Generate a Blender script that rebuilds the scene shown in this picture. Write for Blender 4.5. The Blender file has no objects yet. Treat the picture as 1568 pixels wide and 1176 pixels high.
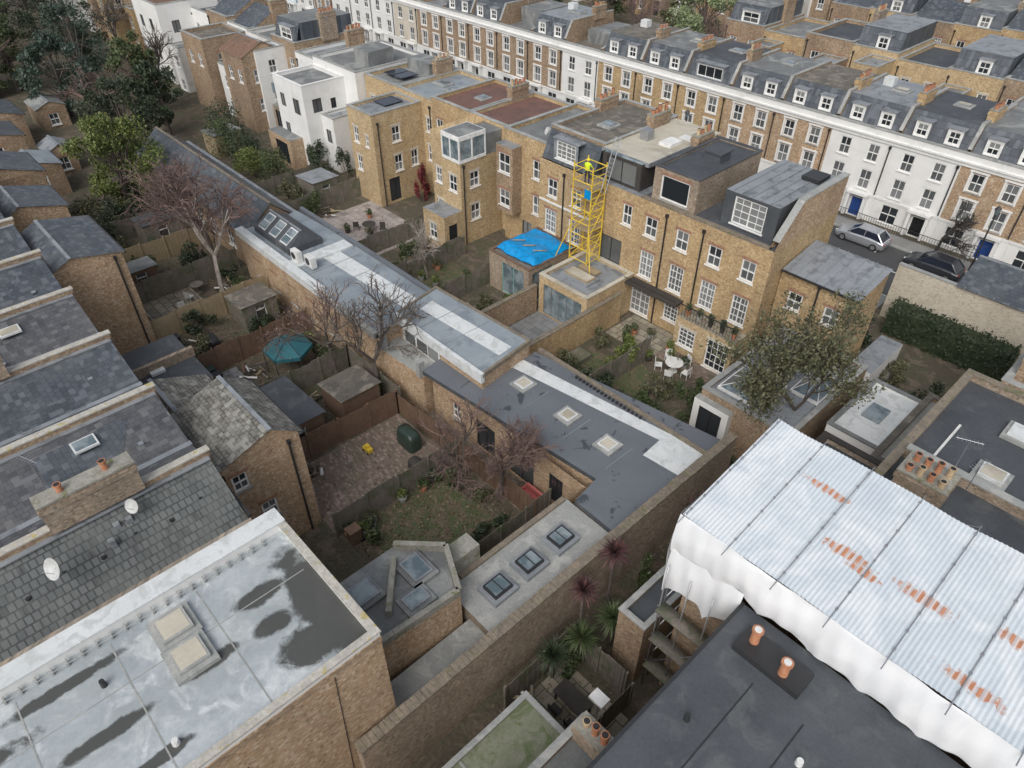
import bpy, math, random
import numpy as np
from mathutils import Vector, Quaternion
random.seed(7); rng=np.random.default_rng(7)
SC=bpy.context.scene
# ------------------------------------------------------------------ materials
MATS={}
def newmat(name):
    m=bpy.data.materials.new(name); m.use_nodes=True
    nt=m.node_tree; b=nt.nodes["Principled BSDF"]
    MATS[name]=m
    return m,nt,b
def N(nt,t,**k):
    n=nt.nodes.new(t)
    for a,v in k.items(): setattr(n,a,v)
    return n
def c4(c): return (c[0],c[1],c[2],1)
def mixc(nt,fac,a,b,mode='MIX'):
    n=N(nt,"ShaderNodeMix",data_type='RGBA',blend_type=mode)
    for s,v in ((0,fac),(6,a),(7,b)):
        if hasattr(v,"links"): nt.links.new(v,n.inputs[s])
        else: n.inputs[s].default_value=(v if s==0 else c4(v))
    return n.outputs[2]
def pos(nt): return N(nt,"ShaderNodeNewGeometry").outputs["Position"]
def noise(nt,vec,scale,detail=4,rough=.6,dist=0):
    n=N(nt,"ShaderNodeTexNoise"); n.inputs["Scale"].default_value=scale; n.inputs["Detail"].default_value=detail
    n.inputs["Roughness"].default_value=rough; n.inputs["Distortion"].default_value=dist
    nt.links.new(vec,n.inputs["Vector"]); return n.outputs["Fac"]
def ramp(nt,f,a,b,c=0,d=1):
    n=N(nt,"ShaderNodeMapRange"); n.inputs[1].default_value=a; n.inputs[2].default_value=b; n.inputs[3].default_value=c; n.inputs[4].default_value=d; n.clamp=True
    nt.links.new(f,n.inputs[0]); return n.outputs[0]
def mth(nt,op,a,b):
    n=N(nt,"ShaderNodeMath",operation=op)
    for i,v in enumerate((a,b)):
        if hasattr(v,"links"): nt.links.new(v,n.inputs[i])
        else: n.inputs[i].default_value=v
    return n.outputs[0]
def vscale(nt,v,s):
    n=N(nt,"ShaderNodeVectorMath",operation='MULTIPLY'); nt.links.new(v,n.inputs[0]); n.inputs[1].default_value=s; return n.outputs[0]
def bump(nt,b,h,s,d=.02):
    n=N(nt,"ShaderNodeBump"); n.inputs["Strength"].default_value=s; n.inputs["Distance"].default_value=d
    nt.links.new(h,n.inputs["Height"]); nt.links.new(n.outputs[0],b.inputs["Normal"])
def emask(nt,p,ells,nscale,amp,soft):
    nz=mth(nt,'MULTIPLY',mth(nt,'SUBTRACT',noise(nt,p,nscale,5,.65,.6),.5),amp); out=None
    for cx,cy,rx,ry in ells:
        s=N(nt,"ShaderNodeVectorMath",operation='SUBTRACT'); nt.links.new(p,s.inputs[0]); s.inputs[1].default_value=(cx,cy,0)
        l=N(nt,"ShaderNodeVectorMath",operation='LENGTH'); nt.links.new(vscale(nt,s.outputs[0],(1/rx,1/ry,0)),l.inputs[0])
        f=ramp(nt,mth(nt,'ADD',l.outputs["Value"],nz),1-soft,1+soft,1,0)
        out=f if out is None else mth(nt,'MAXIMUM',out,f)
    return out
def patchy(name,a,b_,scale=.6,rough=.7,lo=.35,hi=.65,fine=.25,fs=9,third=None,ts=.25,bs=.3,tl=.5,th=.62,met=0,post=None):
    m,nt,b=newmat(name); p=pos(nt)
    f=ramp(nt,noise(nt,p,scale,6,.62,.4),lo,hi)
    col=mixc(nt,f,a,b_)
    if third is not None:
        col=mixc(nt,ramp(nt,noise(nt,p,ts,5,.6,.8),tl,th),col,third)
    g=noise(nt,p,fs,5,.75); v=ramp(nt,g,.25,.75,1-fine,1+fine)
    mu=N(nt,"ShaderNodeVectorMath",operation='SCALE'); nt.links.new(col,mu.inputs[0]); nt.links.new(v,mu.inputs[3])
    col=mu.outputs[0]; b.inputs["Roughness"].default_value=rough
    if post: col=post(nt,p,col,b)
    nt.links.new(col,b.inputs["Base Color"]); b.inputs["Metallic"].default_value=met
    if bs>0: bump(nt,b,g,bs)
    return m
def coursed(name,c1,c2,mort,w,h,mode,stain=(.06,.052,.045),samt=.5,rough=.85,msize=.012,bs=.4,sscale=.35,third=None,bias=0):
    m,nt,b=newmat(name); p=pos(nt); s=N(nt,"ShaderNodeSeparateXYZ"); nt.links.new(p,s.inputs[0])
    cb=N(nt,"ShaderNodeCombineXYZ")
    if mode=='wall':
        nt.links.new(mth(nt,'ADD',s.outputs[0],s.outputs[1]),cb.inputs[0]); nt.links.new(s.outputs[2],cb.inputs[1])
    elif mode=='xy': nt.links.new(s.outputs[0],cb.inputs[0]); nt.links.new(s.outputs[1],cb.inputs[1])
    else: nt.links.new(s.outputs[1],cb.inputs[0]); nt.links.new(s.outputs[0],cb.inputs[1])
    t=N(nt,"ShaderNodeTexBrick"); nt.links.new(cb.outputs[0],t.inputs["Vector"])
    t.inputs["Color1"].default_value=c4(c1); t.inputs["Color2"].default_value=c4(c2); t.inputs["Mortar"].default_value=c4(mort)
    t.inputs["Scale"].default_value=1; t.inputs["Mortar Size"].default_value=msize; t.inputs["Brick Width"].default_value=w; t.inputs["Row Height"].default_value=h
    t.inputs["Bias"].default_value=bias; t.inputs["Mortar Smooth"].default_value=.2
    col=t.outputs["Color"]
    sn=N(nt,"ShaderNodeVectorMath",operation='SNAP'); nt.links.new(cb.outputs[0],sn.inputs[0]); sn.inputs[1].default_value=(w*.5 if mode=='wall' else w,h,1)
    vo=N(nt,"ShaderNodeTexWhiteNoise",noise_dimensions='3D'); nt.links.new(sn.outputs[0],vo.inputs["Vector"])
    if third is not None: col=mixc(nt,ramp(nt,vo.outputs["Value"],.74,.84,0,.7 if mode=='wall' else 1),col,third)
    col=mixc(nt,ramp(nt,vo.outputs["Value"],.2,.08,0,.5),col,tuple(x*.4 for x in c2))
    col=mixc(nt,ramp(nt,noise(nt,p,1.4,4,.7),.45,.8,0,.7),col,tuple(x*.62 for x in c1))
    pv=vscale(nt,p,(1,1,.4)) if mode=='wall' else p
    col=mixc(nt,ramp(nt,noise(nt,pv,sscale,6,.7,.5),.45,.75,0,samt),col,stain)
    col=mixc(nt,ramp(nt,noise(nt,pv,sscale*2.3,5,.7,.3),.56,.8,0,.35),col,tuple(min(1,x*1.5+.05) for x in mort))
    nt.links.new(col,b.inputs["Base Color"]); b.inputs["Roughness"].default_value=rough
    bump(nt,b,t.outputs["Fac"],-bs,.01)
    return m
def plain(name,c,rough=.5,met=0,var=.12):
    m,nt,b=newmat(name); p=pos(nt); f=noise(nt,p,3,5,.7)
    nt.links.new(mixc(nt,ramp(nt,f,.35,.7),tuple(min(1,x*(1+var)) for x in c),tuple(x*(1-var*1.6) for x in c)),b.inputs["Base Color"])
    b.inputs["Roughness"].default_value=rough; b.inputs["Metallic"].default_value=met; return m
def foliage(name,a,b_,c,sc=.9):
    m,nt,b=newmat(name); g=N(nt,"ShaderNodeNewGeometry")
    f=ramp(nt,noise(nt,g.outputs["Position"],sc,3,.5),.38,.62)
    col=mixc(nt,f,a,b_)
    nt.links.new(mixc(nt,ramp(nt,g.outputs["Random Per Island"],.55,1,0,.7),col,c),b.inputs["Base Color"]); b.inputs["Roughness"].default_value=.6; return m
coursed('brick_yellow',(.53,.355,.165),(.42,.27,.12),(.40,.33,.24),.23,.078,'wall',samt=.4,third=(.62,.48,.28))
coursed('brick_gold',(.58,.42,.215),(.48,.325,.155),(.43,.36,.27),.23,.078,'wall',samt=.3,third=(.66,.52,.32))
coursed('brick_brown',(.38,.255,.15),(.29,.185,.11),(.33,.28,.22),.23,.078,'wall',samt=.5,third=(.50,.39,.27))
coursed('brick_orange',(.50,.325,.18),(.42,.265,.145),(.43,.36,.28),.23,.078,'wall',samt=.34,third=(.62,.51,.38))
coursed('brick_red',(.40,.19,.11),(.31,.145,.085),(.35,.28,.21),.23,.078,'wall',samt=.3)
coursed('brick_old',(.35,.265,.185),(.27,.20,.14),(.33,.29,.24),.23,.078,'wall',samt=.5,third=(.48,.38,.29),stain=(.08,.077,.06))
coursed('brick_pale',(.68,.62,.51),(.60,.54,.43),(.5,.46,.38),.23,.078,'wall',samt=.22,stain=(.28,.24,.18))
coursed('slate_x',(.065,.078,.095),(.09,.105,.125),(.03,.035,.045),.3,.26,'xy',stain=(.13,.14,.14),samt=.6,rough=.5,bs=.6,third=(.125,.14,.16))
coursed('slate_y',(.062,.075,.092),(.085,.1,.12),(.03,.035,.045),.3,.26,'yx',stain=(.14,.145,.14),samt=.6,rough=.5,bs=.6,third=(.12,.135,.155))
coursed('slate_warm',(.10,.103,.112),(.08,.085,.096),(.04,.04,.045),.3,.24,'yx',stain=(.16,.157,.15),samt=.5,rough=.6,bs=.6,third=(.14,.143,.15))
coursed('tile_grey',(.14,.15,.15),(.105,.115,.115),(.05,.055,.055),.26,.3,'yx',stain=(.20,.21,.19),samt=.6,rough=.8,bs=.9,msize=.03)
coursed('stone_tile',(.19,.18,.16),(.14,.135,.12),(.05,.05,.045),.26,.2,'xy',stain=(.34,.34,.30),samt=.75,rough=.9,bs=1,msize=.025,sscale=1.6,third=(.27,.265,.24))
coursed('clay_tile',(.26,.15,.10),(.2,.12,.08),(.09,.06,.045),.24,.26,'xy',stain=(.1,.09,.07),samt=.6,rough=.9,bs=.8,msize=.02)
coursed('paver_grey',(.29,.30,.31),(.23,.24,.245),(.1,.1,.1),.9,.6,'xy',samt=.4,rough=.7,msize=.02,bs=.2)
coursed('paver_pink',(.44,.39,.36),(.36,.32,.30),(.2,.17,.15),.6,.6,'xy',samt=.4,rough=.8,msize=.02,bs=.2)
coursed('paver_buff',(.40,.36,.28),(.30,.27,.21),(.10,.09,.07),.75,.6,'xy',samt=.4,rough=.8,msize=.03,bs=.2)
coursed('paver_brick',(.25,.18,.145),(.19,.145,.12),(.10,.095,.075),.23,.11,'xy',stain=(.105,.11,.06),samt=.65,rough=.85,sscale=.9,third=(.31,.24,.2))
patchy('membrane_grey',(.125,.137,.155),(.15,.165,.185),.35,.55,third=(.06,.068,.08),ts=1.1,tl=.62,th=.64,fine=.08,bs=.05)
patchy('membrane_blue',(.24,.28,.31),(.30,.34,.365),.5,.4,third=(.20,.23,.26),ts=.6,fine=.08,bs=.05)
patchy('membrane_white',(.60,.63,.63),(.68,.70,.70),.5,.6,fine=.08,bs=.05,third=(.52,.54,.53),ts=1.5)
def roofstain(nt,p,col,b):
    col=mixc(nt,ramp(nt,noise(nt,vscale(nt,p,(1,1,1)),6,6,.75,1),.5,.72,0,.35),col,(.24,.25,.24))
    mk=emask(nt,p,[(-14.4,4.7,2.7,.9),(-16.2,3.3,.38,1.0),(-13.4,3.6,.75,1.0),(-14.9,3.0,.4,.7),(-15.0,1.0,.28,.9),(-14.9,-2.3,.26,1.5),(-17.3,-2.6,.25,1.7),(-13.2,-1.5,.2,1.2),(-16.4,-6,.4,2)],1.2,1.35,.14)
    halo=emask(nt,p,[(-14.7,4.2,3.0,1.3),(-15.9,3,1.0,1.8),(-15.0,1.2,.8,1.7),(-14.9,-2.3,.8,2.4),(-17.0,-2.6,.8,2.2)],2.0,1.6,.5)
    col=mixc(nt,mth(nt,'MULTIPLY',halo,.5),col,(.30,.33,.33)); col=mixc(nt,mth(nt,'MULTIPLY',mk,.93),col,(.06,.06,.053))
    nt.links.new(ramp(nt,mk,0,1,.32,.22),b.inputs["Roughness"]); return col
patchy('roof_coated',(.46,.50,.52),(.34,.38,.40),.45,.3,third=(.58,.61,.62),ts=.9,fine=.14,fs=5,bs=.06,lo=.4,hi=.62,post=roofstain)
patchy('felt_dark',(.055,.062,.07),(.08,.088,.098),.5,.65,third=(.11,.118,.12),ts=.8,tl=.55,th=.7,fine=.2)
patchy('felt_mid',(.20,.21,.21),(.14,.147,.147),.6,.7,third=(.28,.29,.28),ts=.5,fine=.2)
patchy('felt_brown',(.16,.145,.12),(.10,.092,.08),.7,.85,third=(.23,.205,.17),ts=1.2,fine=.25)
patchy('felt_red',(.20,.105,.085),(.15,.085,.07),.5,.8,third=(.12,.08,.07),ts=1,fine=.15)
patchy('roof_cream',(.56,.52,.43),(.46,.43,.35),.4,.7,third=(.38,.35,.28),ts=.5,fine=.1)
patchy('roof_green',(.17,.185,.12),(.23,.235,.18),1.2,.9,third=(.12,.15,.07),ts=1.2,fine=.25)
patchy('concrete',(.34,.35,.335),(.26,.27,.26),.5,.75,third=(.40,.40,.38),ts=1,fine=.2)
patchy('concrete_moss',(.33,.32,.28),(.23,.225,.19),1.5,.9,third=(.17,.175,.09),ts=2.2,tl=.56,th=.66,fine=.35)
patchy('coping_brick',(.25,.205,.155),(.17,.147,.118),2.5,.9,third=(.14,.145,.07),ts=2.2,tl=.55,th=.68,fine=.35)
patchy('coping_lichen',(.50,.48,.43),(.38,.36,.32),2,.9,third=(.42,.36,.17),ts=2.5,tl=.58,th=.66,fine=.3)
patchy('lead',(.24,.26,.28),(.30,.32,.34),.7,.5,third=(.17,.185,.2),ts=1,fine=.14,met=.1)
patchy('render_white',(.80,.80,.78),(.72,.72,.70),.6,.7,third=(.60,.60,.57),ts=.5,tl=.58,th=.75,fine=.06,bs=.05)
patchy('render_blue',(.55,.68,.75),(.5,.62,.7),.6,.7,fine=.05,bs=.05)
patchy('render_cream',(.62,.57,.48),(.52,.48,.40),.6,.8,fine=.08,bs=.1)
patchy('soil',(.095,.078,.06),(.085,.085,.05),.5,.95,third=(.15,.12,.088),ts=.9,fine=.5,fs=6,bs=.8)
patchy('grass',(.075,.10,.04),(.095,.108,.055),1.2,.95,third=(.14,.11,.075),ts=1.5,tl=.45,th=.6,fine=.45,fs=14,bs=.8)
patchy('asphalt',(.075,.077,.08),(.06,.062,.065),.4,.85,fine=.2,fs=20)
patchy('pavement_mat',(.26,.26,.25),(.21,.21,.205),.8,.85,fine=.15,fs=8)
patchy('wood_grey',(.21,.185,.155),(.15,.135,.11),1.5,.85,third=(.12,.13,.08),ts=1.2,fine=.3)
patchy('wood_brown',(.19,.12,.08),(.14,.09,.062),1.5,.8,fine=.3)
patchy('wood_new',(.38,.30,.19),(.31,.245,.155),1.5,.8,fine=.2)
patchy('wood_dark',(.06,.053,.048),(.04,.037,.034),1.5,.8,fine=.3)
patchy('bark',(.12,.10,.085),(.085,.072,.062),3,.9,fine=.3)
patchy('bark_red',(.17,.115,.098),(.13,.088,.078),2,.9,fine=.3)
patchy('bark_pale',(.38,.34,.30),(.25,.22,.19),2,.9,fine=.3)
def sheetpost(nt,p,col,b): return mixc(nt,ramp(nt,noise(nt,vscale(nt,p,(1.2,1.2,.35)),1.4,5,.6,.8),.5,.75,0,.35),col,(.56,.59,.62))
patchy('sheet_white',(.80,.81,.82),(.74,.76,.78),.4,.4,fine=.02,bs=0,post=sheetpost)
def rustpost(nt,p,col,b):
    mk=emask(nt,p,[(-4.6,19.2,.75,.16),(-2.9,17.4,.75,.2),(-2.2,17.1,.5,.15),(-.5,17.5,.8,.22),(1.9,18.0,.5,.2),(1.6,15.9,.8,.2),(4.6,17.2,.9,.25),(6.5,18.6,.8,.2)],5,2.6,.22)
    s=N(nt,"ShaderNodeSeparateXYZ"); nt.links.new(p,s.inputs[0]); st=ramp(nt,mth(nt,'SINE',mth(nt,'MULTIPLY',s.outputs[0],29),0),-.3,.3)
    col=mixc(nt,mth(nt,'MULTIPLY',mk,mth(nt,'ADD',mth(nt,'MULTIPLY',st,.6),.3)),col,(.50,.18,.06))
    return mixc(nt,ramp(nt,noise(nt,vscale(nt,p,(3,.35,1)),1.5,5,.7),.5,.75,0,.35),col,(.42,.47,.51))
patchy('sheet_roof',(.60,.66,.70),(.53,.59,.64),.45,.42,third=(.68,.72,.75),ts=.5,fine=.06,bs=.03,post=rustpost)
plain('white_paint',(.78,.78,.76),.45); plain('black_metal',(.03,.031,.033),.45); plain('steel',(.42,.43,.45),.35,.7)
plain('terracotta',(.44,.20,.11),.85,var=.2); plain('pot_buff',(.5,.38,.24),.85,var=.2)
plain('yellow_paint',(.70,.50,.05),.45); plain('tarp_blue',(.0,.26,.60),.35,var=.2); plain('teal_cover',(.03,.14,.17),.5); plain('teal_frame',(.25,.45,.42),.4)
plain('plastic_white',(.7,.7,.68),.4); plain('plastic_green',(.03,.05,.04),.4); plain('dish_grey',(.5,.51,.5),.5)
plain('car_silver',(.45,.47,.5),.25,.5,.03); plain('car_dark',(.05,.055,.065),.2,.3,.03); plain('tyre',(.02,.02,.02),.8); plain('lamp_red',(.4,.02,.02),.3)
plain('door_blue',(.02,.06,.22),.3); plain('door_black',(.015,.015,.017),.25)
plain('skin',(.5,.3,.2),.6,var=.05); plain('helmet',(.8,.62,.03),.35); plain('pink_cloth',(.45,.13,.12),.7); plain('solar',(.02,.026,.042),.12)
m,nt,b=newmat('glass'); g=N(nt,"ShaderNodeNewGeometry")
nt.links.new(mixc(nt,ramp(nt,g.outputs["Random Per Island"],.3,1.0),(.02,.025,.03),(.24,.25,.25)),b.inputs["Base Color"]); b.inputs["Roughness"].default_value=.06; b.inputs["IOR"].default_value=1.6
m,nt,b=newmat('glass_sky'); g=pos(nt)
nt.links.new(mixc(nt,ramp(nt,noise(nt,g,1.2,3),.4,.6),(.10,.14,.16),(.26,.31,.33)),b.inputs["Base Color"]); b.inputs["Roughness"].default_value=.05; b.inputs["IOR"].default_value=1.8  # sky reflection painted into the pane colour as pale blue-grey mottling
foliage('leaf_green',(.045,.066,.024),(.07,.095,.036),(.115,.14,.055))
foliage('leaf_dark',(.028,.045,.023),(.042,.06,.03),(.075,.095,.046))
foliage('leaf_olive',(.08,.086,.04),(.108,.11,.058),(.17,.16,.09))
foliage('leaf_bright',(.085,.12,.028),(.12,.155,.04),(.23,.23,.07))
foliage('leaf_lime',(.19,.24,.11),(.24,.29,.15),(.34,.38,.24))
foliage('leaf_red',(.18,.03,.035),(.12,.02,.03),(.30,.08,.07))
foliage('leaf_maroon',(.07,.033,.036),(.10,.047,.047),(.17,.08,.07))
foliage('leaf_litter',(.155,.11,.075),(.20,.15,.10),(.31,.25,.17))
foliage('leaf_blue',(.035,.062,.045),(.05,.08,.06),(.08,.11,.085))
# ------------------------------------------------------------------ builder
class B:
    def __init__(s,name,loc=None): s.name=name; s.parts={}; s.loc=loc
    def _p(s,part): return s.parts.setdefault(part,{'v':[],'f':[],'m':[],'ms':[]})
    def faces(s,part,mat,vs,fs):
        p=s._p(part); o=len(p['v']); p['v']+=[tuple(v) for v in vs]
        if mat not in p['ms']: p['ms'].append(mat)
        k=p['ms'].index(mat)
        for f in fs: p['f'].append([o+i for i in f]); p['m'].append(k)
    def quad(s,part,mat,*vs): s.faces(part,mat,vs,[list(range(len(vs)))])
    def box(s,part,mat,x0,x1,y0,y1,z0,z1):
        v=[(x,y,z) for z in (z0,z1) for x,y in ((x0,y0),(x1,y0),(x1,y1),(x0,y1))]
        s.faces(part,mat,v,[[0,3,2,1],[4,5,6,7],[0,1,5,4],[1,2,6,5],[2,3,7,6],[3,0,4,7]])
    def prism(s,part,mat,pts,z0,z1,top=None):
        n=len(pts); v=[(x,y,z0) for x,y in pts]+[(x,y,z1) for x,y in pts]
        s.faces(part,mat,v,[[i,(i+1)%n,n+(i+1)%n,n+i] for i in range(n)])
        s.faces(part if not top else 'roof',top or mat,[(x,y,z1) for x,y in pts],[list(range(n))])
    def cyl(s,part,mat,x,y,z0,z1,r0,r1=None,n=10):
        s.beam(part,mat,(x,y,z0),(x,y,z1),r0,r0 if r1 is None else r1,n)
    def beam(s,part,mat,p,q,r0,r1=None,n=4):
        if r1 is None: r1=r0
        p=Vector(p);q=Vector(q);d=q-p
        if d.length<1e-6: return
        d.normalize(); a=d.orthogonal().normalized(); c=d.cross(a)
        v=[];
        for o,r in ((p,r0),(q,r1)):
            for i in range(n):
                t=2*math.pi*i/n+.785; v.append(o+a*(r*math.cos(t))+c*(r*math.sin(t)))
        s.faces(part,mat,v,[[i,(i+1)%n,n+(i+1)%n,n+i] for i in range(n)]+[list(range(n-1,-1,-1)),list(range(n,2*n))])
    def done(s,smooth=False):
        if s.loc is None:
            a=next(iter(s.parts.values()))['v']; s.loc=(sum(v[0] for v in a)/len(a),sum(v[1] for v in a)/len(a),min(v[2] for v in a))
        e=bpy.data.objects.new(s.name,None); e.location=s.loc; e.empty_display_size=.3; SC.collection.objects.link(e)
        L=s.loc
        for k,p in s.parts.items():
            me=bpy.data.meshes.new(k); me.from_pydata([(v[0]-L[0],v[1]-L[1],v[2]-L[2]) for v in p['v']],[],p['f'])
            for mn in p['ms']: me.materials.append(MATS[mn])
            me.polygons.foreach_set('material_index',p['m'])
            if smooth: me.polygons.foreach_set('use_smooth',[True]*len(p['f']))
            o=bpy.data.objects.new(k,me); o.parent=e; SC.collection.objects.link(o)
        return e
    # wall with real openings.  axis 'y': wall at y=pl spanning x ; n = outward sign
    def wall(s,mat,axis,pl,n,a0,a1,z0,z1,ops=(),part='walls',frame='white_paint'):
        P=(lambda a,z,d:(a,pl+n*d,z)) if axis=='y' else (lambda a,z,d:(pl+n*d,a,z))
        ops=[o for o in ops if o[0]-o[2]/2>a0+.05 and o[0]+o[2]/2<a1-.05 and o[1]+o[3]<z1-.02]
        A=sorted({a0,a1}|{round(o[0]-o[2]/2,3) for o in ops}|{round(o[0]+o[2]/2,3) for o in ops})
        Z=sorted({z0,z1}|{round(max(z0,o[1]),3) for o in ops}|{round(o[1]+o[3],3) for o in ops})
        for i in range(len(A)-1):
            for j in range(len(Z)-1):
                ca=(A[i]+A[i+1])/2; cz=(Z[j]+Z[j+1])/2
                if any(abs(ca-o[0])<o[2]/2 and o[1]<cz<o[1]+o[3] for o in ops): continue
                s.quad(part,mat,P(A[i],Z[j],0),P(A[i+1],Z[j],0),P(A[i+1],Z[j+1],0),P(A[i],Z[j+1],0))
        def wb(part,mt,b0,b1,y0,y1,d0,d1):
            q=[P(a,z,d) for d in (d0,d1) for a,z in ((b0,y0),(b1,y0),(b1,y1),(b0,y1))]
            s.faces(part,mt,q,[[0,3,2,1],[4,5,6,7],[0,1,5,4],[1,2,6,5],[2,3,7,6],[3,0,4,7]])
        D=-.11
        for o in ops:
            c,zb,w,h=o[:4]; st=o[4] if len(o)>4 else 's'; l=c-w/2; r_=c+w/2; zb=max(zb,z0); t=o[1]+h
            for q in (((l,zb),(l,t)),((r_,zb),(r_,t)),((l,t),(r_,t)),((l,zb),(r_,zb))):
                s.quad('reveals',mat,P(q[0][0],q[0][1],0),P(q[1][0],q[1][1],0),P(q[1][0],q[1][1],D-.02),P(q[0][0],q[0][1],D-.02))
            fm={'k':'black_metal','K':'black_metal','c':'teal_frame','C':'steel','d':frame}.get(st,'white_paint')
            if st=='d':
                wb('door',o[5] if len(o)>5 else 'door_black',l+.06,r_-.06,zb,zb+h*.78,D-.03,D+.02)
                s.quad('glass','glass',P(l,zb+h*.8,D),P(r_,zb+h*.8,D),P(r_,t,D),P(l,t,D)); f=.06
                wb('window_frames','white_paint',l,r_,zb+h*.78,zb+h*.82,D,D+.05)
                wb('window_frames','white_paint',l,l+f,zb,t,D,D+.05);wb('window_frames','white_paint',r_-f,r_,zb,t,D,D+.05)
                continue
            nc={'s':2,'f':2,'k':2,'K':max(2,int(w/.9)),'c':max(2,int(w/.9)),'C':max(2,int(w/.7)),'b':max(2,int(w/.8)),'w':1}[st]; nr={'s':2}.get(st,1)
            f=.09 if (w>.7 and fm=='white_paint') else .055
            gm='glass_sky' if st in 'cC' else 'glass'
            for i in range(nr):
                za=zb+(t-zb)*i/nr; zc=zb+(t-zb)*(i+1)/nr
                s.quad('glass',gm,P(l,za,D+.001*i),P(r_,za,D+.001*i),P(r_,zc,D+.001*i),P(l,zc,D+.001*i))
            wb('window_frames',fm,l,l+f,zb,t,D+.002,D+.06); wb('window_frames',fm,r_-f,r_,zb,t,D+.002,D+.06)
            wb('window_frames',fm,l+f,r_-f,t-f,t,D+.002,D+.058); wb('window_frames',fm,l+f,r_-f,zb,zb+f,D+.002,D+.058)
            for i in range(1,nc):
                a=l+w*i/nc; e=.035 if st!='f' else .06
                wb('window_frames',fm,a-e/2-.005,a+e/2+.005,zb+f,t-f,D+.003,D+.045)
            if st=='s': wb('window_frames',fm,l+f,r_-f,(zb+t)/2-.04,(zb+t)/2+.04,D+.003,D+.052)
            if st=='f':
                for k in (1,2,3): wb('window_frames',fm,l+f,r_-f,zb+h*k/4-.02,zb+h*k/4+.02,D+.003,D+.04)
                for k in (.25,.75): wb('window_frames',fm,l+w*k-.015,l+w*k+.015,zb+f,t-f,D+.003,D+.038)
            if st in 'sfw' and not mat.startswith('slate'):
                wb('sills','render_white' if not mat.startswith('brick_o') else 'concrete',l-.08,r_+.08,zb-.09,zb-.003,-.02,.08)
                if mat.startswith('brick'): wb('lintels','brick_red' if mat!='brick_gold' else 'brick_pale',l-.12,r_+.12,t+.003,t+.2,-.02,.012)
    def block(s,mat,x0,x1,y0,y1,z0,z1,ops={},roof=None,rz=None,par=0,pt=.25,cop='concrete',pmat=None):
        for k,(ax,pl,n,a0,a1) in {'-y':('y',y0,-1,x0,x1),'+y':('y',y1,1,x0,x1),'-x':('x',x0,-1,y0,y1),'+x':('x',x1,1,y0,y1)}.items():
            s.wall(mat,ax,pl,n,a0,a1,z0,z1,ops.get(k,()))
        if roof: s.quad('roof',roof,(x0,y0,z1),(x1,y0,z1),(x1,y1,z1),(x0,y1,z1))
        if par>0: s.parapet(pmat or mat,x0,x1,y0,y1,z1,par,pt,cop)
    def parapet(s,mat,x0,x1,y0,y1,z,h,t=.25,cop='concrete',sides='wesn'):
        B_=[]
        if 's' in sides: B_.append((x0,x1,y0,y0+t))
        if 'n' in sides: B_.append((x0,x1,y1-t,y1))
        if 'w' in sides: B_.append((x0,x0+t,y0+t,y1-t))
        if 'e' in sides: B_.append((x1-t,x1,y0+t,y1-t))
        for b in B_:
            s.box('parapet',mat,*b,z+.001,z+h)
            ns=b[1]-b[0]>b[3]-b[2]
            s.box('coping',cop,b[0]-(1 if ns or b[0]==x0 else .5)*.04,b[1]+.04,b[2]-(.04 if ns else -.045),b[3]+(.04 if ns else -.045),z+h+.001,z+h+.07)
    def pipe(s,x,y,z0,z1): s.beam('downpipe','black_metal',(x,y,z0),(x,y,z1),.055,.055,6); s.box('downpipe','black_metal',x-.1,x+.1,y-.08,y+.08,z1,z1+.22)
    def chimney(s,x,y,z0,z1,lx,ly,n,mat='brick_brown',pot='terracotta'):
        s.box('chimney_stack',mat,x-lx/2,x+lx/2,y-ly/2,y+ly/2,z0,z1)
        s.box('chimney_stack',mat,x-lx/2-.05,x+lx/2+.05,y-ly/2-.05,y+ly/2+.05,z1-.35,z1-.12)
        s.box('chimney_cap','concrete_moss',x-lx/2-.03,x+lx/2+.03,y-ly/2-.03,y+ly/2+.03,z1+.001,z1+.09)
        for i in range(n):
            f=(i+.5)/n-.5; px=x+(f*(lx-.2) if lx>ly else 0); py=y+(f*(ly-.2) if ly>=lx else 0); h=random.uniform(.35,.6)
            m=pot if random.random()<.75 else 'pot_buff'
            s.cyl('chimney_pots',m,px,py,z1+.08,z1+h,.13,.11,9); s.cyl('chimney_pots',m,px,py,z1+h-.08,z1+h,.145,.145,9)
            s.cyl('chimney_pots','black_metal',px,py,z1+h+.001,z1+h+.012,.09,.09,8)
    def rooflight(s,x,y,z,lx,ly,h=.25,glass='glass_sky',fr='lead',curb='concrete',base=True):
        if base: s.box('rooflight_curb',curb,x-lx/2-.18,x+lx/2+.18,y-ly/2-.18,y+ly/2+.18,z,z+h*.6)
        s.box('rooflight_frame',fr,x-lx/2,x+lx/2,y-ly/2,y+ly/2,z+h*.6,z+h)
        s.quad('rooflight_glass',glass,*[(x+a*(lx/2-.08),y+b_*(ly/2-.08),z+h+.012) for a,b_ in ((-1,-1),(1,-1),(1,1),(-1,1))])
    def dish(s,x,y,z,r=.35,az=2.5,el=.5):
        s.beam('satellite_dish','steel',(x,y,z-.5),(x,y,z),.03)
        d=Vector((math.cos(az)*math.cos(el),math.sin(az)*math.cos(el),math.sin(el))); a=d.orthogonal().normalized(); c=d.cross(a)
        v=[Vector((x,y,z))]; 
        for k,(rr,dd) in enumerate(((.5,.03),(1,.12))):
            for i in range(16):
                t=i*math.pi/8; v.append(Vector((x,y,z))+(a*math.cos(t)+c*math.sin(t))*r*rr+d*(dd*r/.35))
        f=[[0,1+i,1+(i+1)%16] for i in range(16)]+[[1+i,17+i,17+(i+1)%16,1+(i+1)%16] for i in range(16)]
        s.faces('satellite_dish','dish_grey',v,f)
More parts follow.
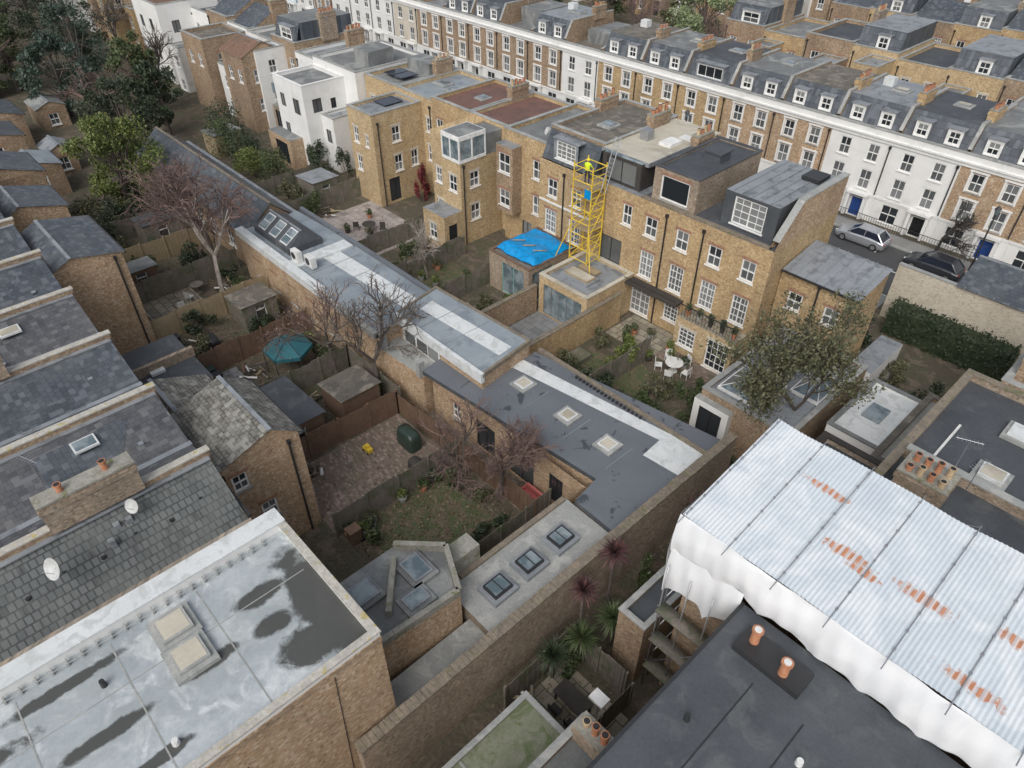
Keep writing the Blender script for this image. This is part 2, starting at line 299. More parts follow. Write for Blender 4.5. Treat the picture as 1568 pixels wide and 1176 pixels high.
        s.beam('satellite_dish','steel',v[0]-Vector((0,0,r)),v[0]+d*r*1.1,.015); 
    def aerial(s,x,y,z,h=1.4,az=.4):
        s.beam('aerial','steel',(x,y,z),(x,y,z+h),.018)
        c,sn=math.cos(az),math.sin(az); s.beam('aerial','steel',(x-.5*c,y-.5*sn,z+h),(x+.5*c,y+.5*sn,z+h),.012)
        for i in range(7):
            t=-.45+i*.15; s.beam('aerial','steel',(x+t*c+.16*sn,y+t*sn-.16*c,z+h),(x+t*c-.16*sn,y+t*sn+.16*c,z+h),.008)
def sheet(name,mat,pts,z):
    b=B(name); b.quad('surface',mat,*[(x,y,z) for x,y in pts]); return b.done()
def rect(x0,x1,y0,y1): return [(x0,y0),(x1,y0),(x1,y1),(x0,y1)]
def blob(cx,cy,rx,ry,n=26,rot=0,j=.25):
    o=[];ph=[random.uniform(0,6.28) for _ in range(4)]
    for i in range(n):
        t=2*math.pi*i/n; k=1+j*(math.sin(2*t+ph[0])*.5+math.sin(3*t+ph[1])*.4+math.sin(5*t+ph[2])*.3)
        x=rx*k*math.cos(t); y=ry*k*math.sin(t); o.append((cx+x*math.cos(rot)-y*math.sin(rot),cy+x*math.sin(rot)+y*math.cos(rot)))
    return o
# ------------------------------------------------------------------ vegetation
def leafmesh(centers,radii,n,size):
    k=len(centers); idx=rng.integers(0,k,n); C=np.array(centers)[idx]; R=np.array(radii)[idx]
    d=rng.normal(size=(n,3)); d/=np.linalg.norm(d,axis=1)[:,None]; rr=rng.random(n)**.45
    P=C+d*R*rr[:,None]
    u=rng.normal(size=(n,3)); u/=np.linalg.norm(u,axis=1)[:,None]; w=np.cross(u,rng.normal(size=(n,3))); w/=np.linalg.norm(w,axis=1)[:,None]
    s=(size*(.6+.8*rng.random(n)))[:,None]
    return np.stack([P-u*s,P+w*s*.5,P+u*s,P-w*s*.5],1).reshape(-1,3)
def add_leaves(e,L,V,mat,part='foliage'):
    n=len(V)//4; me=bpy.data.meshes.new(part)
    me.vertices.add(n*4); me.vertices.foreach_set('co',(V-np.array(L)).astype(np.float32).ravel())
    me.loops.add(n*4); me.loops.foreach_set('vertex_index',np.arange(n*4,dtype=np.int32))
    me.polygons.add(n); me.polygons.foreach_set('loop_start',np.arange(0,n*4,4,dtype=np.int32)); me.polygons.foreach_set('loop_total',np.full(n,4,dtype=np.int32))
    me.materials.append(MATS[mat]); me.update(calc_edges=True); me.validate()
    o=bpy.data.objects.new(part,me); o.parent=e; SC.collection.objects.link(o)
def shrub(name,x,y,z,rx,ry,h,mat,n=900,size=.12,k=None):
    k=k or max(5,int(rx*ry*5)); cs=[];rs=[]
    for i in range(k):
        t=random.uniform(0,6.28); q=random.random()**.5*.8; zz=random.uniform(.15,.85)
        f=math.sqrt(max(.1,1-(zz*1.0)**2*.8))
        cs.append((x+rx*q*f*math.cos(t),y+ry*q*f*math.sin(t),z+h*zz)); s=random.uniform(.22,.42)
        rs.append((max(.18,rx*s),max(.18,ry*s),max(.15,h*.22)))
    b=B(name,(x,y,z))
    for i in range(5): c=random.choice(cs); b.beam('stems','bark',(x+random.uniform(-.1,.1),y,z),c,.03,.01,4)
    e=b.done(); add_leaves(e,(x,y,z),leafmesh(cs,rs,n,size),mat)
def hedge(name,x0,x1,y0,y1,h,mat,n=2500,size=.1,z=0):
    b=B(name,((x0+x1)/2,(y0+y1)/2,z)); b.box('core','leaf_dark',x0+.15,x1-.15,y0+.15,y1-.15,z,z+h-.15); e=b.done()
    P=np.stack([rng.uniform(x0,x1,n),rng.uniform(y0,y1,n),z+rng.uniform(0,h,n)],1)
    a=rng.integers(0,3,n); P[a==0,2]=z+h+rng.normal(0,.08,(a==0).sum()); P[a==1,1]=y0+rng.normal(0,.08,(a==1).sum()); P[a==2,0]=x1+rng.normal(0,.08,(a==2).sum())
    add_leaves(e,e.location,leafmesh(P,np.full((n,3),.05),n*2,size),mat)
def tree(name,x,y,z,h,spread,bark,twig=None,leafmat=None,nleaf=0,levels=5,seed=1,trunk=.16,weep=0,leafsize=.14,fork=.3,kids=3,lean=(0,0),lr=.4,rmin=.0075):
    R=random.Random(seed); b=B(name,(x,y,z)); tips=[]
    def rec(p,d,L,r,l):
        n=3; q=p
        for i in range(n):
            d=(d+Vector((R.uniform(-.17,.17),R.uniform(-.17,.17),R.uniform(-.05,.14)-weep*(levels-l<3)*.16))).normalized()
            q2=q+d*(L/n); b.beam('trunk' if l==0 else 'limbs' if l<3 else 'twigs',bark if l<3 else (twig or bark),q,q2,r*(1-.25*i/n),r*(1-.25*(i+1)/n),5 if l<2 else 3)
            q=q2
            if l>=1 and l<levels and i<n-1 and R.random()<.75: side(q,d,L*.6,r*.5,l+1)
        if l>=levels: tips.append(q); return
        for k in range(kids if l<3 else 2): side(q,d,L*R.uniform(.6,.8),r*.66,l+1)
    def side(q,d,L,r,l):
        a=d.orthogonal().normalized(); a.rotate(Quaternion(d,R.uniform(0,6.28)))
        t=R.uniform(.35,.85)*spread; rec(q,(d*math.cos(t)+a*math.sin(t)).normalized(),L,max(rmin,r),l)
    rec(Vector((x,y,z)),Vector((lean[0],lean[1],1)).normalized(),h*fork,trunk,0)
    e=b.done()
    if leafmat and nleaf:
        ts=[tuple(t) for t in tips if R.random()<.7] or [(x,y,z+h)]
        add_leaves(e,(x,y,z),leafmesh(ts,[(lr*h/8,lr*h/8,lr*.8*h/8)]*len(ts),nleaf,leafsize),leafmat)
    return e
def leafy(name,x,y,z,h,r,mat,n=5000,size=.16,base=.25,seed=0):
    R=random.Random(seed+int(x*13+y*7)); b=B(name,(x,y,z)); cs=[];rs=[]
    top=Vector((x,y,z+h*.75)); b.beam('trunk','bark',(x,y,z),top,h*.03,h*.012,7)
    for i in range(34):
        t=R.uniform(0,6.28); zz=R.uniform(base,.97); f=math.sin(math.pi*min(1,max(.12,(zz-base+.12)/(1.12-base))))**.6; q=R.random()**.5*.9
        c=(x+r*q*f*math.cos(t),y+r*q*f*math.sin(t),z+h*zz); cs.append(c); s=R.uniform(.16,.32)*r; rs.append((s,s,s*.75))
        b.beam('limbs','bark',(x,y,z+h*R.uniform(.2,.6)),c,h*.01,.01,4)
    e=b.done(); add_leaves(e,(x,y,z),leafmesh(cs,rs,n,size),mat)
def fence(name,x0,y0,x1,y1,h,mat,z=0,plank=.16):
    b=B(name); L=math.hypot(x1-x0,y1-y0); ux,uy=(x1-x0)/L,(y1-y0)/L; n=int(L/plank)
    for i in range(n):
        a=i*plank; c=a+plank*.94; o=.012*(i%2); hh=h+random.uniform(-.03,.03)+(.12 if int(a/1.9)%2 else 0)
        q=[(x0+ux*t-uy*w,y0+uy*t+ux*w) for t,w in ((a,o),(c,o),(c,o+.025),(a,o+.025))]
        b.prism('planks',mat,q,z,z+hh)
    k=max(1,round(L/1.9))
    for i in range(k+1):
        t=L*i/k; px,py=x0+ux*t,y0+uy*t; b.box('posts',mat,px-.05,px+.05,py-.05,py+.05,z,z+h+.15)
    b.done()
def gwall(name,x0,x1,y0,y1,h,mat='brick_brown',cop='coping_brick',z=0):
    b=B(name); b.box('wall',mat,x0,x1,y0,y1,z,z+h); b.box('coping',cop,x0-.03,x1+.03,y0-.03,y1+.03,z+h+.001,z+h+.07); b.done()

# ================================================================== GROUND
sheet('ground','soil',rect(-1500,1500,-1500,1500),0)
sheet('road','asphalt',rect(-260,60,52.5,60.4),.012)
def slab(name,mat,x0,x1,y0,y1,z1,z0=0):
    b=B(name); b.box('slab',mat,x0,x1,y0,y1,z0,z1); b.done()
slab('pavement','pavement_mat',-260,-13.9,49.4,52.3,.13); slab('pavement','pavement_mat',-260,60,60.6,62.4,.13)
b=B('kerb'); b.box('kerb','concrete',-260,-13.9,52.3,52.45,0,.15); b.box('kerb','concrete',-260,60,60.45,60.6,0,.15); b.done()
b=B('road_markings')
for i in range(-60,15): b.quad('paint','white_paint',*[(x,y,.017) for x,y in rect(i*4,i*4+1.6,56.4,56.5)])
for i in range(-30,10): b.quad('paint','white_paint',*[(x,y,.017) for x,y in rect(i*6,i*6+.08,58.4,60.3)])
b.done()
# ================================================================== FOREGROUND LEFT FLAT ROOF BUILDING
b=B('brick_building')
b.block('brick_orange',-18.5,-12.1,-18,5.4,0,8.75,{},roof='roof_coated')
b.parapet('render_white',-18.5,-12.1,-18,5.4,8.751,.22,.22,'coping_lichen','en')
b.box('parapet','render_white',-18.9,-18.2,-18,5.4,8.0,9.15); b.box('coping','membrane_white',-18.95,-18.15,-18,5.42,9.151,9.2)
b.box('wall_cap','brick_brown',-12.098,-12.06,-18,5.42,8.45,8.75)
for y in np.arange(-15,4.8,.45): b.box('gutter_rail','concrete',-18.12,-17.9,y,y+.05,8.76,8.93)
b.beam('gutter_rail','concrete',(-17.9,-15,8.93),(-17.9,4.8,8.93),.02)
for y in (-4,-1.2,1.7): b.box('membrane_seams','concrete',-17.8,-12.4,y,y+.05,8.753,8.76)
b.box('membrane_seams','concrete',-16.1,-16.06,-14,4.9,8.7525,8.758)
b.rooflight(-16.9,.6,8.752,1.0,1.0,.3,'roof_cream','concrete','concrete'); b.rooflight(-15.55,.55,8.752,1.0,1.0,.3,'roof_cream','concrete','concrete')
b.box('vent','black_metal',-12.098,-12.08,-.2,.35,6.9,7.2); b.cyl('soil_vent','black_metal',-16.5,-1.8,8.75,9.05,.1,.08,10); b.cyl('soil_vent','plastic_white',-13.3,-.9,8.75,8.95,.12,.1,10)
b.beam('cable','black_metal',(-12.08,3.2,1),(-12.08,3.6,8.4),.015)
b.done()
# ================================================================== LEFT TERRACE
xs=[-20.9,-24.0,-29.6,-35.2,-40.8,-46.4,-52.0,-57.6,-63.2,-68.8]
for i in range(len(xs)-1):
    x1=xs[i]; x0=xs[i+1]; w=x1-x0; b=B('terraced_brick_house')
    b.block('brick_brown',x0,x1-.01,-6,4.9,0,7,{})
    rm=['tile_grey','slate_warm','slate_y','slate_warm','slate_y','slate_x','slate_y','slate_x','slate_y'][i]
    pr=[(x0+.25,8.7),(x1,7.0)] if i==0 else [(x0+.25,8.75),(x0+w*.62,7.75),(x1-.1,8.2)]
    for (xa,za),(xb,zb) in zip(pr,pr[1:]):
        b.quad('roof_slope',rm,(xa,-6,za),(xb,-6,zb),(xb,4.9,zb),(xa,4.9,za))
        b.quad('rear_wall','brick_brown',(xa,4.88,6.9),(xb,4.88,6.9),(xb,4.88,zb),(xa,4.88,za))
    if i>0: b.box('valley','lead',x0+w*.62-.15,x0+w*.62+.15,-6,4.95,7.73,7.79)
    if i in (1,2,4):   # re-slated patch
        xa,xb=x0+.9,x0+2.6; za=8.75-(xa-x0-.25)/(w*.62-.25)*1.0; zb=8.75-(xb-x0-.25)/(w*.62-.25)*1.0
        b.quad('slate_repair','slate_x' if rm!='slate_x' else 'slate_warm',(xa,-.5,za+.012),(xb,-.5,zb+.012),(xb,2.4,zb+.012),(xa,3.4,za+.012))
    b.box('party_wall','brick_brown',x0-.02,x0+.25,-6,5.0,6.5,9.0); b.box('party_coping','coping_lichen',x0-.06,x0+.29,-6,5.05,9.001,9.07)
    b.box('flashing','lead',x0+.25,x0+.5,-6,4.9,8.7,8.76)
    b.box('eaves_gutter','black_metal',x0+.1,x1-.1,4.95,5.07,7.2,7.3)
    if i==0:
        b.chimney(x0+.1,.6,8.9,10.3,.7,3.4,2,'brick_old'); b.dish(-22.0,-1.5,8.9,.42,-1.2); b.dish(-23.0,1.6,8.9,.3,-1)
        for q in range(7): b.cyl('vents','black_metal',-22.6+.25*(q%2),-4+1.3*q,7.6,8.0-.1*(q%2),.12,.1,8)
    elif i in (2,4,6): b.chimney(x0+.1,-1.6+.4*i,8.9,10.2,.65,2.4,4,'brick_old')
    for k in range(3 if i<5 else 1):
        vx=x0+.8+random.random()*(w-2); vy=random.uniform(-2,4.2); b.box('roof_vents','lead',vx,vx+.22,vy,vy+.22,8.0,8.6-(vx-x0)*.2)
    if i in (1,3): b.rooflight(x0+1.4,1.4,8.35,.8,1.0,.25,base=False,glass='roof_cream' if i==3 else 'glass_sky',fr='membrane_white')
    if i in (2,3): b.dish(x0+.2,-1.0,9.6,.45,-1)
    if i in (1,4): b.aerial(x0+2.4,-.6,8.4)
    b.done()
b=B('flat_roof_extension'); b.block('brick_old',-20.9,-18.92,-10,5.0,0,6.7,roof='felt_dark'); b.box('rooflight','membrane_white',-20.3,-19.5,1.2,1.9,6.72,6.9)
b.box('party_wall','brick_old',-21.05,-20.8,-10,5,6.7,7.1); b.box('slate_edge','slate_y',-20.8,-19.6,2.2,4.9,6.72,6.76); b.done()
def pitched(b,x0,x1,y0,y1,z,rz,ry,mat,ov=.15):
    b.quad('roof_slope',mat,(x0-ov,y0-ov,z-.05),(x1+ov,y0-ov,z-.05),(x1+ov,ry,rz),(x0-ov,ry,rz))
    b.quad('roof_slope',mat,(x0-ov,y1+ov,z-.05),(x1+ov,y1+ov,z-.05),(x1+ov,ry,rz),(x0-ov,ry,rz))
    for x in (x0,x1): b.quad('gable','brick_orange',(x,y0,z),(x,y1,z),(x,ry,rz-.03))
    b.box('ridge','lead',x0-ov,x1+ov,ry-.1,ry+.1,rz-.02,rz+.05)
    b.box('gutter','black_metal',x0-ov,x1+ov,y1+ov,y1+ov+.1,z-.16,z-.06)
b=B('brick_closet_wing'); b.block('brick_orange',-29.6,-24.7,4.95,9.2,0,6.7,{'+x':[(6.0,5.0,.75,1.0,'s'),(6.9,2.4,.8,1.1,'s')]}); pitched(b,-29.6,-24.7,4.95,9.2,6.7,7.7,7.9,'stone_tile')
b.pipe(-24.62,5.3,0,6.2); b.pipe(-24.62,8.6,0,6.3); b.done()
b=B('brick_closet_wing'); b.block('brick_old',-33.4,-29.7,5,8.2,0,5.4,{'+x':[(7.2,3.4,.7,1,'s')]}); pitched(b,-33.4,-29.7,5,8.2,5.4,6.5,5.6,'stone_tile'); b.done()
b=B('brick_closet_wing'); b.block('brick_old',-40.4,-34.9,5,9.0,0,4.1,{'+x':[(6.5,2,.9,1.1,'s')]},roof='felt_dark'); b.box('skylight','membrane_white',-38,-37,6.4,7.2,4.12,4.3); b.box('party_wall','brick_old',-37.6,-37.35,5,9.1,4.1,4.7); b.done()
b=B('brick_closet_wing'); b.block('brick_orange',-52.4,-45.9,5,9.1,0,7.6,{}); pitched(b,-52.4,-45.9,5,9.1,7.6,8.2,6.2,'slate_x'); b.pipe(-45.82,8.6,0,7.2); b.done()
b=B('brick_closet_wing'); b.block('brick_orange',-62,-57.6,5,9.1,0,6.6,{'+x':[(7,3.5,.8,1.1,'s')]}); pitched(b,-62,-57.6,5,9.1,6.6,7.4,6.2,'slate_x'); b.done()
b=B('brick_closet_wing'); b.block('brick_brown',-72,-67,5,10,0,6,{'+x':[(7,3.2,.8,1.1,'s')]}); pitched(b,-72,-67,5,10,6,7,7,'slate_x'); b.done()
# ================================================================== MEWS BUILDING
b=B('mews_building')
b.block('brick_brown',-72,-50.3,18.9,23.2,0,3.4,{'-y':[(-69+i*3,1,1.2,1.4,'s') for i in range(6)]})
b.quad('slate_roof','slate_x',(-72.2,18.6,3.3),(-50.2,18.6,3.3),(-50.2,21.2,5.3),(-72.2,21.2,5.3)); b.quad('slate_roof','slate_x',(-72.2,23.5,3.3),(-50.2,23.5,3.3),(-50.2,21.2,5.3),(-72.2,21.2,5.3))
b.quad('walls','brick_brown',(-50.3,18.9,3.4),(-50.3,23.2,3.4),(-50.3,21.2,5.25)); b.box('ridge','coping_brick',-72.2,-50.2,21.1,21.3,5.28,5.36); b.box('gutter','lead',-72.2,-50.2,23.5,23.8,3.2,3.35)
b.wall('brick_orange','y',18.2,-1,-50.2,-31.9,0,3.7,[(-48+i*2.6,.9,1.0,1.5,'s') for i in range(6)])
b.prism('walls','brick_orange',[(-50.2,18.22),(-31.9,18.22),(-31.9,24.1),(-50.2,23.3)],0,3.98,'membrane_blue')
b.box('fascia','membrane_white',-50.3,-38.4,18.02,18.65,3.72,4.25); b.box('fascia','concrete',-38.4,-31.9,18.05,18.4,3.7,4.1)
b.box('fascia','membrane_grey',-50.2,-33.0,23.5,23.8,3.7,4.2)
b.quad('roof_strip','membrane_white',*[(x,y,3.99) for x,y in [(-43.2,20.8),(-32.6,21.3),(-32.5,22.6),(-43,22.2)]])
b.box('roof_step','membrane_white',-43.4,-42.2,18.7,23.3,3.985,4.12)
for x in (-41,-38.6,-36.2,-34): b.box('seams','lead',x,x+.05,18.5,23.4,3.986,4.0)
lx0,lx1,ly0,ly1=-49.4,-44.2,19.2,22.0
b.box('lantern_curb','felt_dark',lx0,lx1,ly0,ly1,3.985,4.45)
ym=(ly0+ly1)/2; b.quad('lantern','felt_dark',(lx0,ly0,4.45),(lx1,ly0,4.45),(lx1-.3,ym,5.35),(lx0+.3,ym,5.35)); b.quad('lantern','felt_dark',(lx0,ly1,4.45),(lx1,ly1,4.45),(lx1-.3,ym,5.35),(lx0+.3,ym,5.35))
b.quad('lantern','felt_dark',(lx1,ly0,4.45),(lx1,ly1,4.45),(lx1-.3,ym,5.35)); b.box('lantern','lead',lx0+.3,lx1-.3,ym-.07,ym+.07,5.33,5.42)
def onslope(xa,xb,f0,f1,off,mat,part): 
    b.quad(part,mat,*[(x,ly0+(ym-ly0)*f-off*.55,4.45+.9*f+off) for x,f in ((xa,f0),(xb,f0),(xb,f1),(xa,f1))])
for k in range(3):
    xa=lx0+.6+k*1.6; onslope(xa-.07,xa+.97,.1,.92,.03,'membrane_white','lantern_frames'); onslope(xa,xa+.9,.16,.5,.05,'glass_sky','lantern_glass'); onslope(xa,xa+.9,.54,.86,.05,'glass_sky','lantern_glass')
for x,y in ((-43.0,19.2),(-41.6,19.5)):
    b.box('air_conditioner','plastic_white',x-.45,x+.45,y-.2,y+.2,4.13,4.95); b.beam('air_conditioner','black_metal',(x-.1,y-.215,4.55),(x-.1,y-.203,4.55),.28,.28,16)
cp=[(-32.2,20.0),(-23.9,20.0),(-24.4,24.2),(-32.9,23.8)]
b.prism('walls','brick_orange',cp,0,4.55,'membrane_blue')
for i in range(4):
    x0,y0=cp[i];x1,y1=cp[(i+1)%4]; L=math.hypot(x1-x0,y1-y0); nx,ny=(y1-y0)/L,-(x1-x0)/L
    b.prism('fascia','coping_brick' if i else 'membrane_white',[(x0+nx*.06,y0+ny*.06),(x1+nx*.06,y1+ny*.06),(x1-nx*.1,y1-ny*.1),(x0-nx*.1,y0-ny*.1)],4.35,4.62+.003*i)
b.box('fascia','membrane_white',-32.25,-23.85,19.85,20.1,4.0,4.66)
b.quad('roof_strip','membrane_white',*[(x,y,4.56) for x,y in [(-31.6,21.5),(-24.6,21.9),(-24.7,23.0),(-31.8,22.6)]])
for x in (-30,-27.6): b.box('seams','lead',x,x+.04,20.2,23.8,4.556,4.57)
for x in (-31.2,-30.0,-28.9): b.box('clerestory','glass',x,x+1.0,19.9,19.96,3.1,3.95)
b.box('clerestory_frame','white_paint',-31.5,-27.8,19.93,19.97,3.0,4.0)
b.prism('walls','brick_orange',[(-31.9,18.25),(-27.6,18.5),(-27.6,19.98),(-31.9,19.98)],0,3.0,'concrete')
for x in (-31.8,-28.0): b.box('pier','concrete',x,x+.35,18.3,18.7,3,4.1)
dy=19.0
b.wall('brick_orange','y',dy,-1,-27.4,-14.9,0,3.2,[(-25.2,1.0,.7,1.1,'s'),(-22.6,.1,1.6,2.1,'K'),(-19.6,.1,1.9,2.2,'K'),(-17.0,.3,1.0,2.0,'k')])
b.wall('brick_orange','x',-14.95,-1,18.2,19.8,0,3.2,[])
dp=[(-27.6,18.5),(-14.85,19.6),(-14.6,17.8),(-11.85,17.7),(-11.6,26.6),(-24.4,24.7),(-24.2,21.0),(-28.0,21.0)]
b.prism('roof_edge','felt_dark',dp,3.2,3.48,'membrane_grey')
b.prism('walls','brick_orange',[(-27.3,19.03),(-15,19.6),(-14.7,17.95),(-11.9,17.8),(-11.65,26.4),(-24.2,24.5),(-24.2,21.1),(-27.7,21.1)],0,3.2)
b.quad('roof_strip','membrane_white',*[(x,y,3.49) for x,y in [(-24.3,22.6),(-14.4,24.1),(-14.3,22.6),(-11.9,22.8),(-11.9,25.2),(-24.3,23.6)]])
for x in (-21.2,-18,-15): b.box('seams','membrane_blue',x,x+.025,20.5,22.7,3.482,3.488)
b.wall('brick_orange','x',-15.05,-1,17.95,19.55,0,3.15,[(18.75,.2,1.3,2.3,'k')])
for x,y in ((-22.6,22.0),(-19.0,21.9),(-16.0,21.8)): b.rooflight(x,y,3.485,.8,.8,.18,'roof_cream','membrane_white','concrete')
for i in range(18): b.box('roof_hatch_bars','black_metal',-21+i*.28,-20.86+i*.28,24.6,24.75,3.5,3.62)
b.box('wall_coping','coping_brick',-24.4,-11.9,24.9,25.15,3.3,3.6)
b.done()
b=B('concrete_roof_extension')
b.prism('walls','brick_old',[(-15.2,10.2),(-11.95,10.2),(-11.95,17.68),(-15.2,17.75)],0,3.2,'concrete')
b.prism('walls','brick_old',[(-13.6,5.45),(-11.95,5.45),(-11.95,10.19),(-13.6,10.19)],0,2.7,'concrete')
for x,y in ((-13.55,15.7),(-13.55,13.7),(-13.55,11.8)):
    b.rooflight(x,y,3.21,.85,1.0,.38,'glass_sky','black_metal','lead'); b.beam('rooflight_bar','black_metal',(x-.4,y,3.62),(x+.4,y,3.62),.025)
b.box('upstand','coping_brick',-15.3,-15.05,11.0,17.6,3.2,3.35)
b.done()
b=B('boundary_wall'); b.box('wall','brick_old',-11.9,-11.5,3.5,26.8,0,3.95)
yy=3.5
while yy<26.8:
    b.box('coping','coping_brick',-11.94,-11.46,yy,min(26.8,yy+.23),3.952,4.06+random.uniform(-.02,.02)); yy+=.24
b.done()
b=B('brick_extension')
b.prism('walls','brick_orange',[(-17.6,5.6),(-14.0,5.6),(-13.7,9.9),(-15.9,11.0),(-17.6,9.3)],0,4.6,'felt_mid')
for p,q in (((-17.5,5.7),(-14.1,5.7)),((-14.1,5.7),(-13.8,9.9)),((-13.8,9.9),(-15.9,10.9)),((-15.9,10.9),(-17.5,9.3)),((-16.9,8.9),(-14.9,7.2))):
    d=Vector((q[0]-p[0],q[1]-p[1])).normalized(); nn=(-d.y*.12,d.x*.12)
    b.prism('parapet','concrete_moss',[(p[0]-nn[0],p[1]-nn[1]),(q[0]-nn[0],q[1]-nn[1]),(q[0]+nn[0],q[1]+nn[1]),(p[0]+nn[0],p[1]+nn[1])],4.61,5.0)
b.rooflight(-15.9,9.3,4.61,1.2,.9,.3,'glass_sky','lead','felt_mid'); b.rooflight(-14.7,8.4,4.61,.7,1.0,.3,'glass_sky','lead','felt_mid'); b.rooflight(-16.4,7.0,4.61,1.0,1.0,.3,'glass_sky','lead','felt_mid')
b.box('wall_stub','concrete_moss',-16.2,-15.3,10.9,12.3,0,4.3)
b.done()
# ================================================================== REAR TERRACE (row 2)
YR=36.6; YF=46; YE=44.2
def HB(x0,x1,yr,yf,H,mat,ops,roof,par=.3,**k):
    b=B('terraced_brick_house'); b.block(mat,x0,x1,yr,yf,0,H,ops,roof=roof,par=par,cop='concrete',**k); b.pipe(x1-.25,yr-.08,0,H-.5); return b
b=HB(-62,-56.8,38.4,YF,8.6,'brick_gold',{'-y':[(-61,5.6,.9,1.5),(-58.8,5.6,.9,1.5),(-60,1.5,2,2.2,'f')]},'felt_mid')
for i in range(2): b.box('solar_panels','solar',-61+i*1.5,-59.7+i*1.5,40,42,8.9,8.96)
b.box('roof_box','felt_mid',-61.5,-58,43.2,45.2,8.6,9.6); b.chimney(-56.9,44,8.6,10.2,.6,2,4); b.done()
b=HB(-56.79,-51.6,38.4,YF,8.6,'brick_gold',{'-y':[(-52.2,5.9,.8,1.3),(-52.2,3.2,.8,1.5)]},'membrane_blue')
b.rooflight(-55,42.5,8.62,1.3,.9); b.rooflight(-52.8,42,8.62,.9,.9); b.block('brick_gold',-56.9,-53.1,33.0,38.38,0,8.2,{'-y':[(-55.9,5.4,.8,1.4),(-55.9,2.8,.8,1.4),(-54.2,5.4,.5,1)],'+x':[(35.4,5.6,.9,1.4),(35.4,2.9,.9,1.5),(34.7,.2,1.2,2.2,'k'),(37.2,2.9,.8,1.5)]},roof='lead',par=.22)
b.box('roof_panel','solar',-56.4,-54.6,35.5,37.5,8.3,8.36); b.pipe(-53.02,33.5,0,7.5); b.done()
b=HB(-51.59,-46.4,38.4,YF,8.9,'brick_yellow',{'-y':[(-50.6,6.0,.9,1.5),(-48.4,6.0,.9,1.5),(-50.6,3.1,.9,1.6),(-48.4,3.1,.9,1.6),(-49.5,.2,2.4,2.3,'K')]},'felt_red'); b.chimney(-46.4,44,8.9,10.2,.6,2,4); b.rooflight(-48.8,42,8.92,.8,.8,.2); b.done()
b=HB(-46.39,-41.2,38.4,YF,8.9,'brick_gold',{'-y':[(-41.9,6.0,.7,1.5),(-41.9,3.1,.7,1.6)]},'felt_red')
b.block('brick_gold',-46.0,-42.4,33.9,38.38,0,7.2,{'-y':[(-45.2,4.8,.8,1.3),(-45.2,2.0,.8,1.3),(-43.4,4.6,1.0,1.4)],'+x':[(35.4,4.9,1,1.3),(35.4,2.0,1,1.4)]},roof='lead')
b.box('glazed_box_frame','white_paint',-44.5,-42.3,33.8,36.6,7.21,7.45);b.box('glazed_box_frame','white_paint',-44.5,-42.3,33.8,36.6,9.0,9.35)
b.box('glazed_box_glass','glass_sky',-44.45,-42.35,33.85,36.55,7.45,9.0)
for q in ((-44.5,33.8),(-43.5,33.8),(-42.42,33.8),(-42.42,35.1),(-42.42,36.48)): b.box('glazed_box_frame','white_paint',q[0],q[0]+.12,q[1],q[1]+.12,7.45,9.0)
b.box('walls','brick_gold',-46.0,-44.51,33.9,38.38,7.2,9.0); b.box('glazed_box_roof','felt_mid',-44.4,-42.4,33.9,36.5,9.35,9.37); b.box('roof','felt_mid',-44.5,-42.4,36.61,38.38,7.21,8.9)
b.block('brick_gold',-45.2,-42.4,32.0,33.89,0,3.2,{'-y':[(-44,.8,1.0,1.4)],'+x':[(32.9,.2,.9,2.1,'k')]},roof='lead'); b.pipe(-42.32,34.2,0,6.8)
b.done()
b=HB(-41.19,-36.2,37.6,YF,9.2,'brick_yellow',{'-y':[(-37.4,6.4,1.1,1.5),(-40,3.4,1.0,1.6),(-37.4,3.4,1.0,1.6),(-38.5,.3,1.1,2.1,'k')]},'felt_mid')
b.block('brick_brown',-41.1,-39.2,36.6,37.59,3.0,8.6,{'-y':[(-40.15,6.4,1.3,1.6),(-40.15,3.6,1.2,1.4)]},roof='lead'); b.dish(-37,38.2,10.2,.3,-2); b.rooflight(-38.6,41,9.22,1,1,.2); b.done()
b=B('terraced_brick_house'); b.block('brick_yellow',-36.19,-31,YR,YF,0,8.9,{'-y':[(-34.8,6.2,1.0,1.4),(-32.4,6.2,1.0,1.4),(-34.9,3.2,1.2,1.9,'f'),(-32.4,3.2,1.2,1.9,'f')]}); b.pipe(-33.6,YR-.08,0,8.2)
b.box('string_course','render_white',-36.1,-31,YR-.05,YR+.02,5.65,5.8)
b.quad('mansard','slate_x',(-36.1,YR+.15,8.9),(-31.05,YR+.15,8.9),(-31.05,YR+1.0,10.8),(-36.1,YR+1.0,10.8)); b.quad('mansard','slate_x',(-31.05,YR+.15,8.9),(-31.05,YF,8.9),(-31.05,YF,10.8),(-31.05,YR+1,10.8)); b.quad('mansard','slate_x',(-36.1,YR+.15,8.9),(-36.1,YF,8.9),(-36.1,YF,10.8),(-36.1,YR+1,10.8))
b.wall('lead','y',YR+.2,-1,-35,-32.6,9.1,10.65,[(-33.8,9.25,1.9,1.3,'f')]); b.box('dormer_top','lead',-35.05,-32.55,YR+.12,YR+1.4,10.65,10.75)
b.quad('roof','felt_brown',(-36.2,YR+1,10.81),(-31,YR+1,10.81),(-31,YF,10.81),(-36.2,YF,10.81)); b.parapet('brick_brown',-36.25,-31,YR+1.2,YF,10.82,.18,.2,'concrete')
b.chimney(-31,43.6,10.6,11.8,.6,2,5); b.chimney(-36.2,43.8,10.4,11.6,.6,2,4); b.rooflight(-33.5,41,10.82,.9,.9); b.done()
b=B('terraced_brick_house'); b.block('brick_yellow',-30.99,-26.6,YR,YE,0,9,{'-y':[(-27.6,6.6,.8,1.5),(-28.8,3.2,2.0,2.0,'K')]})
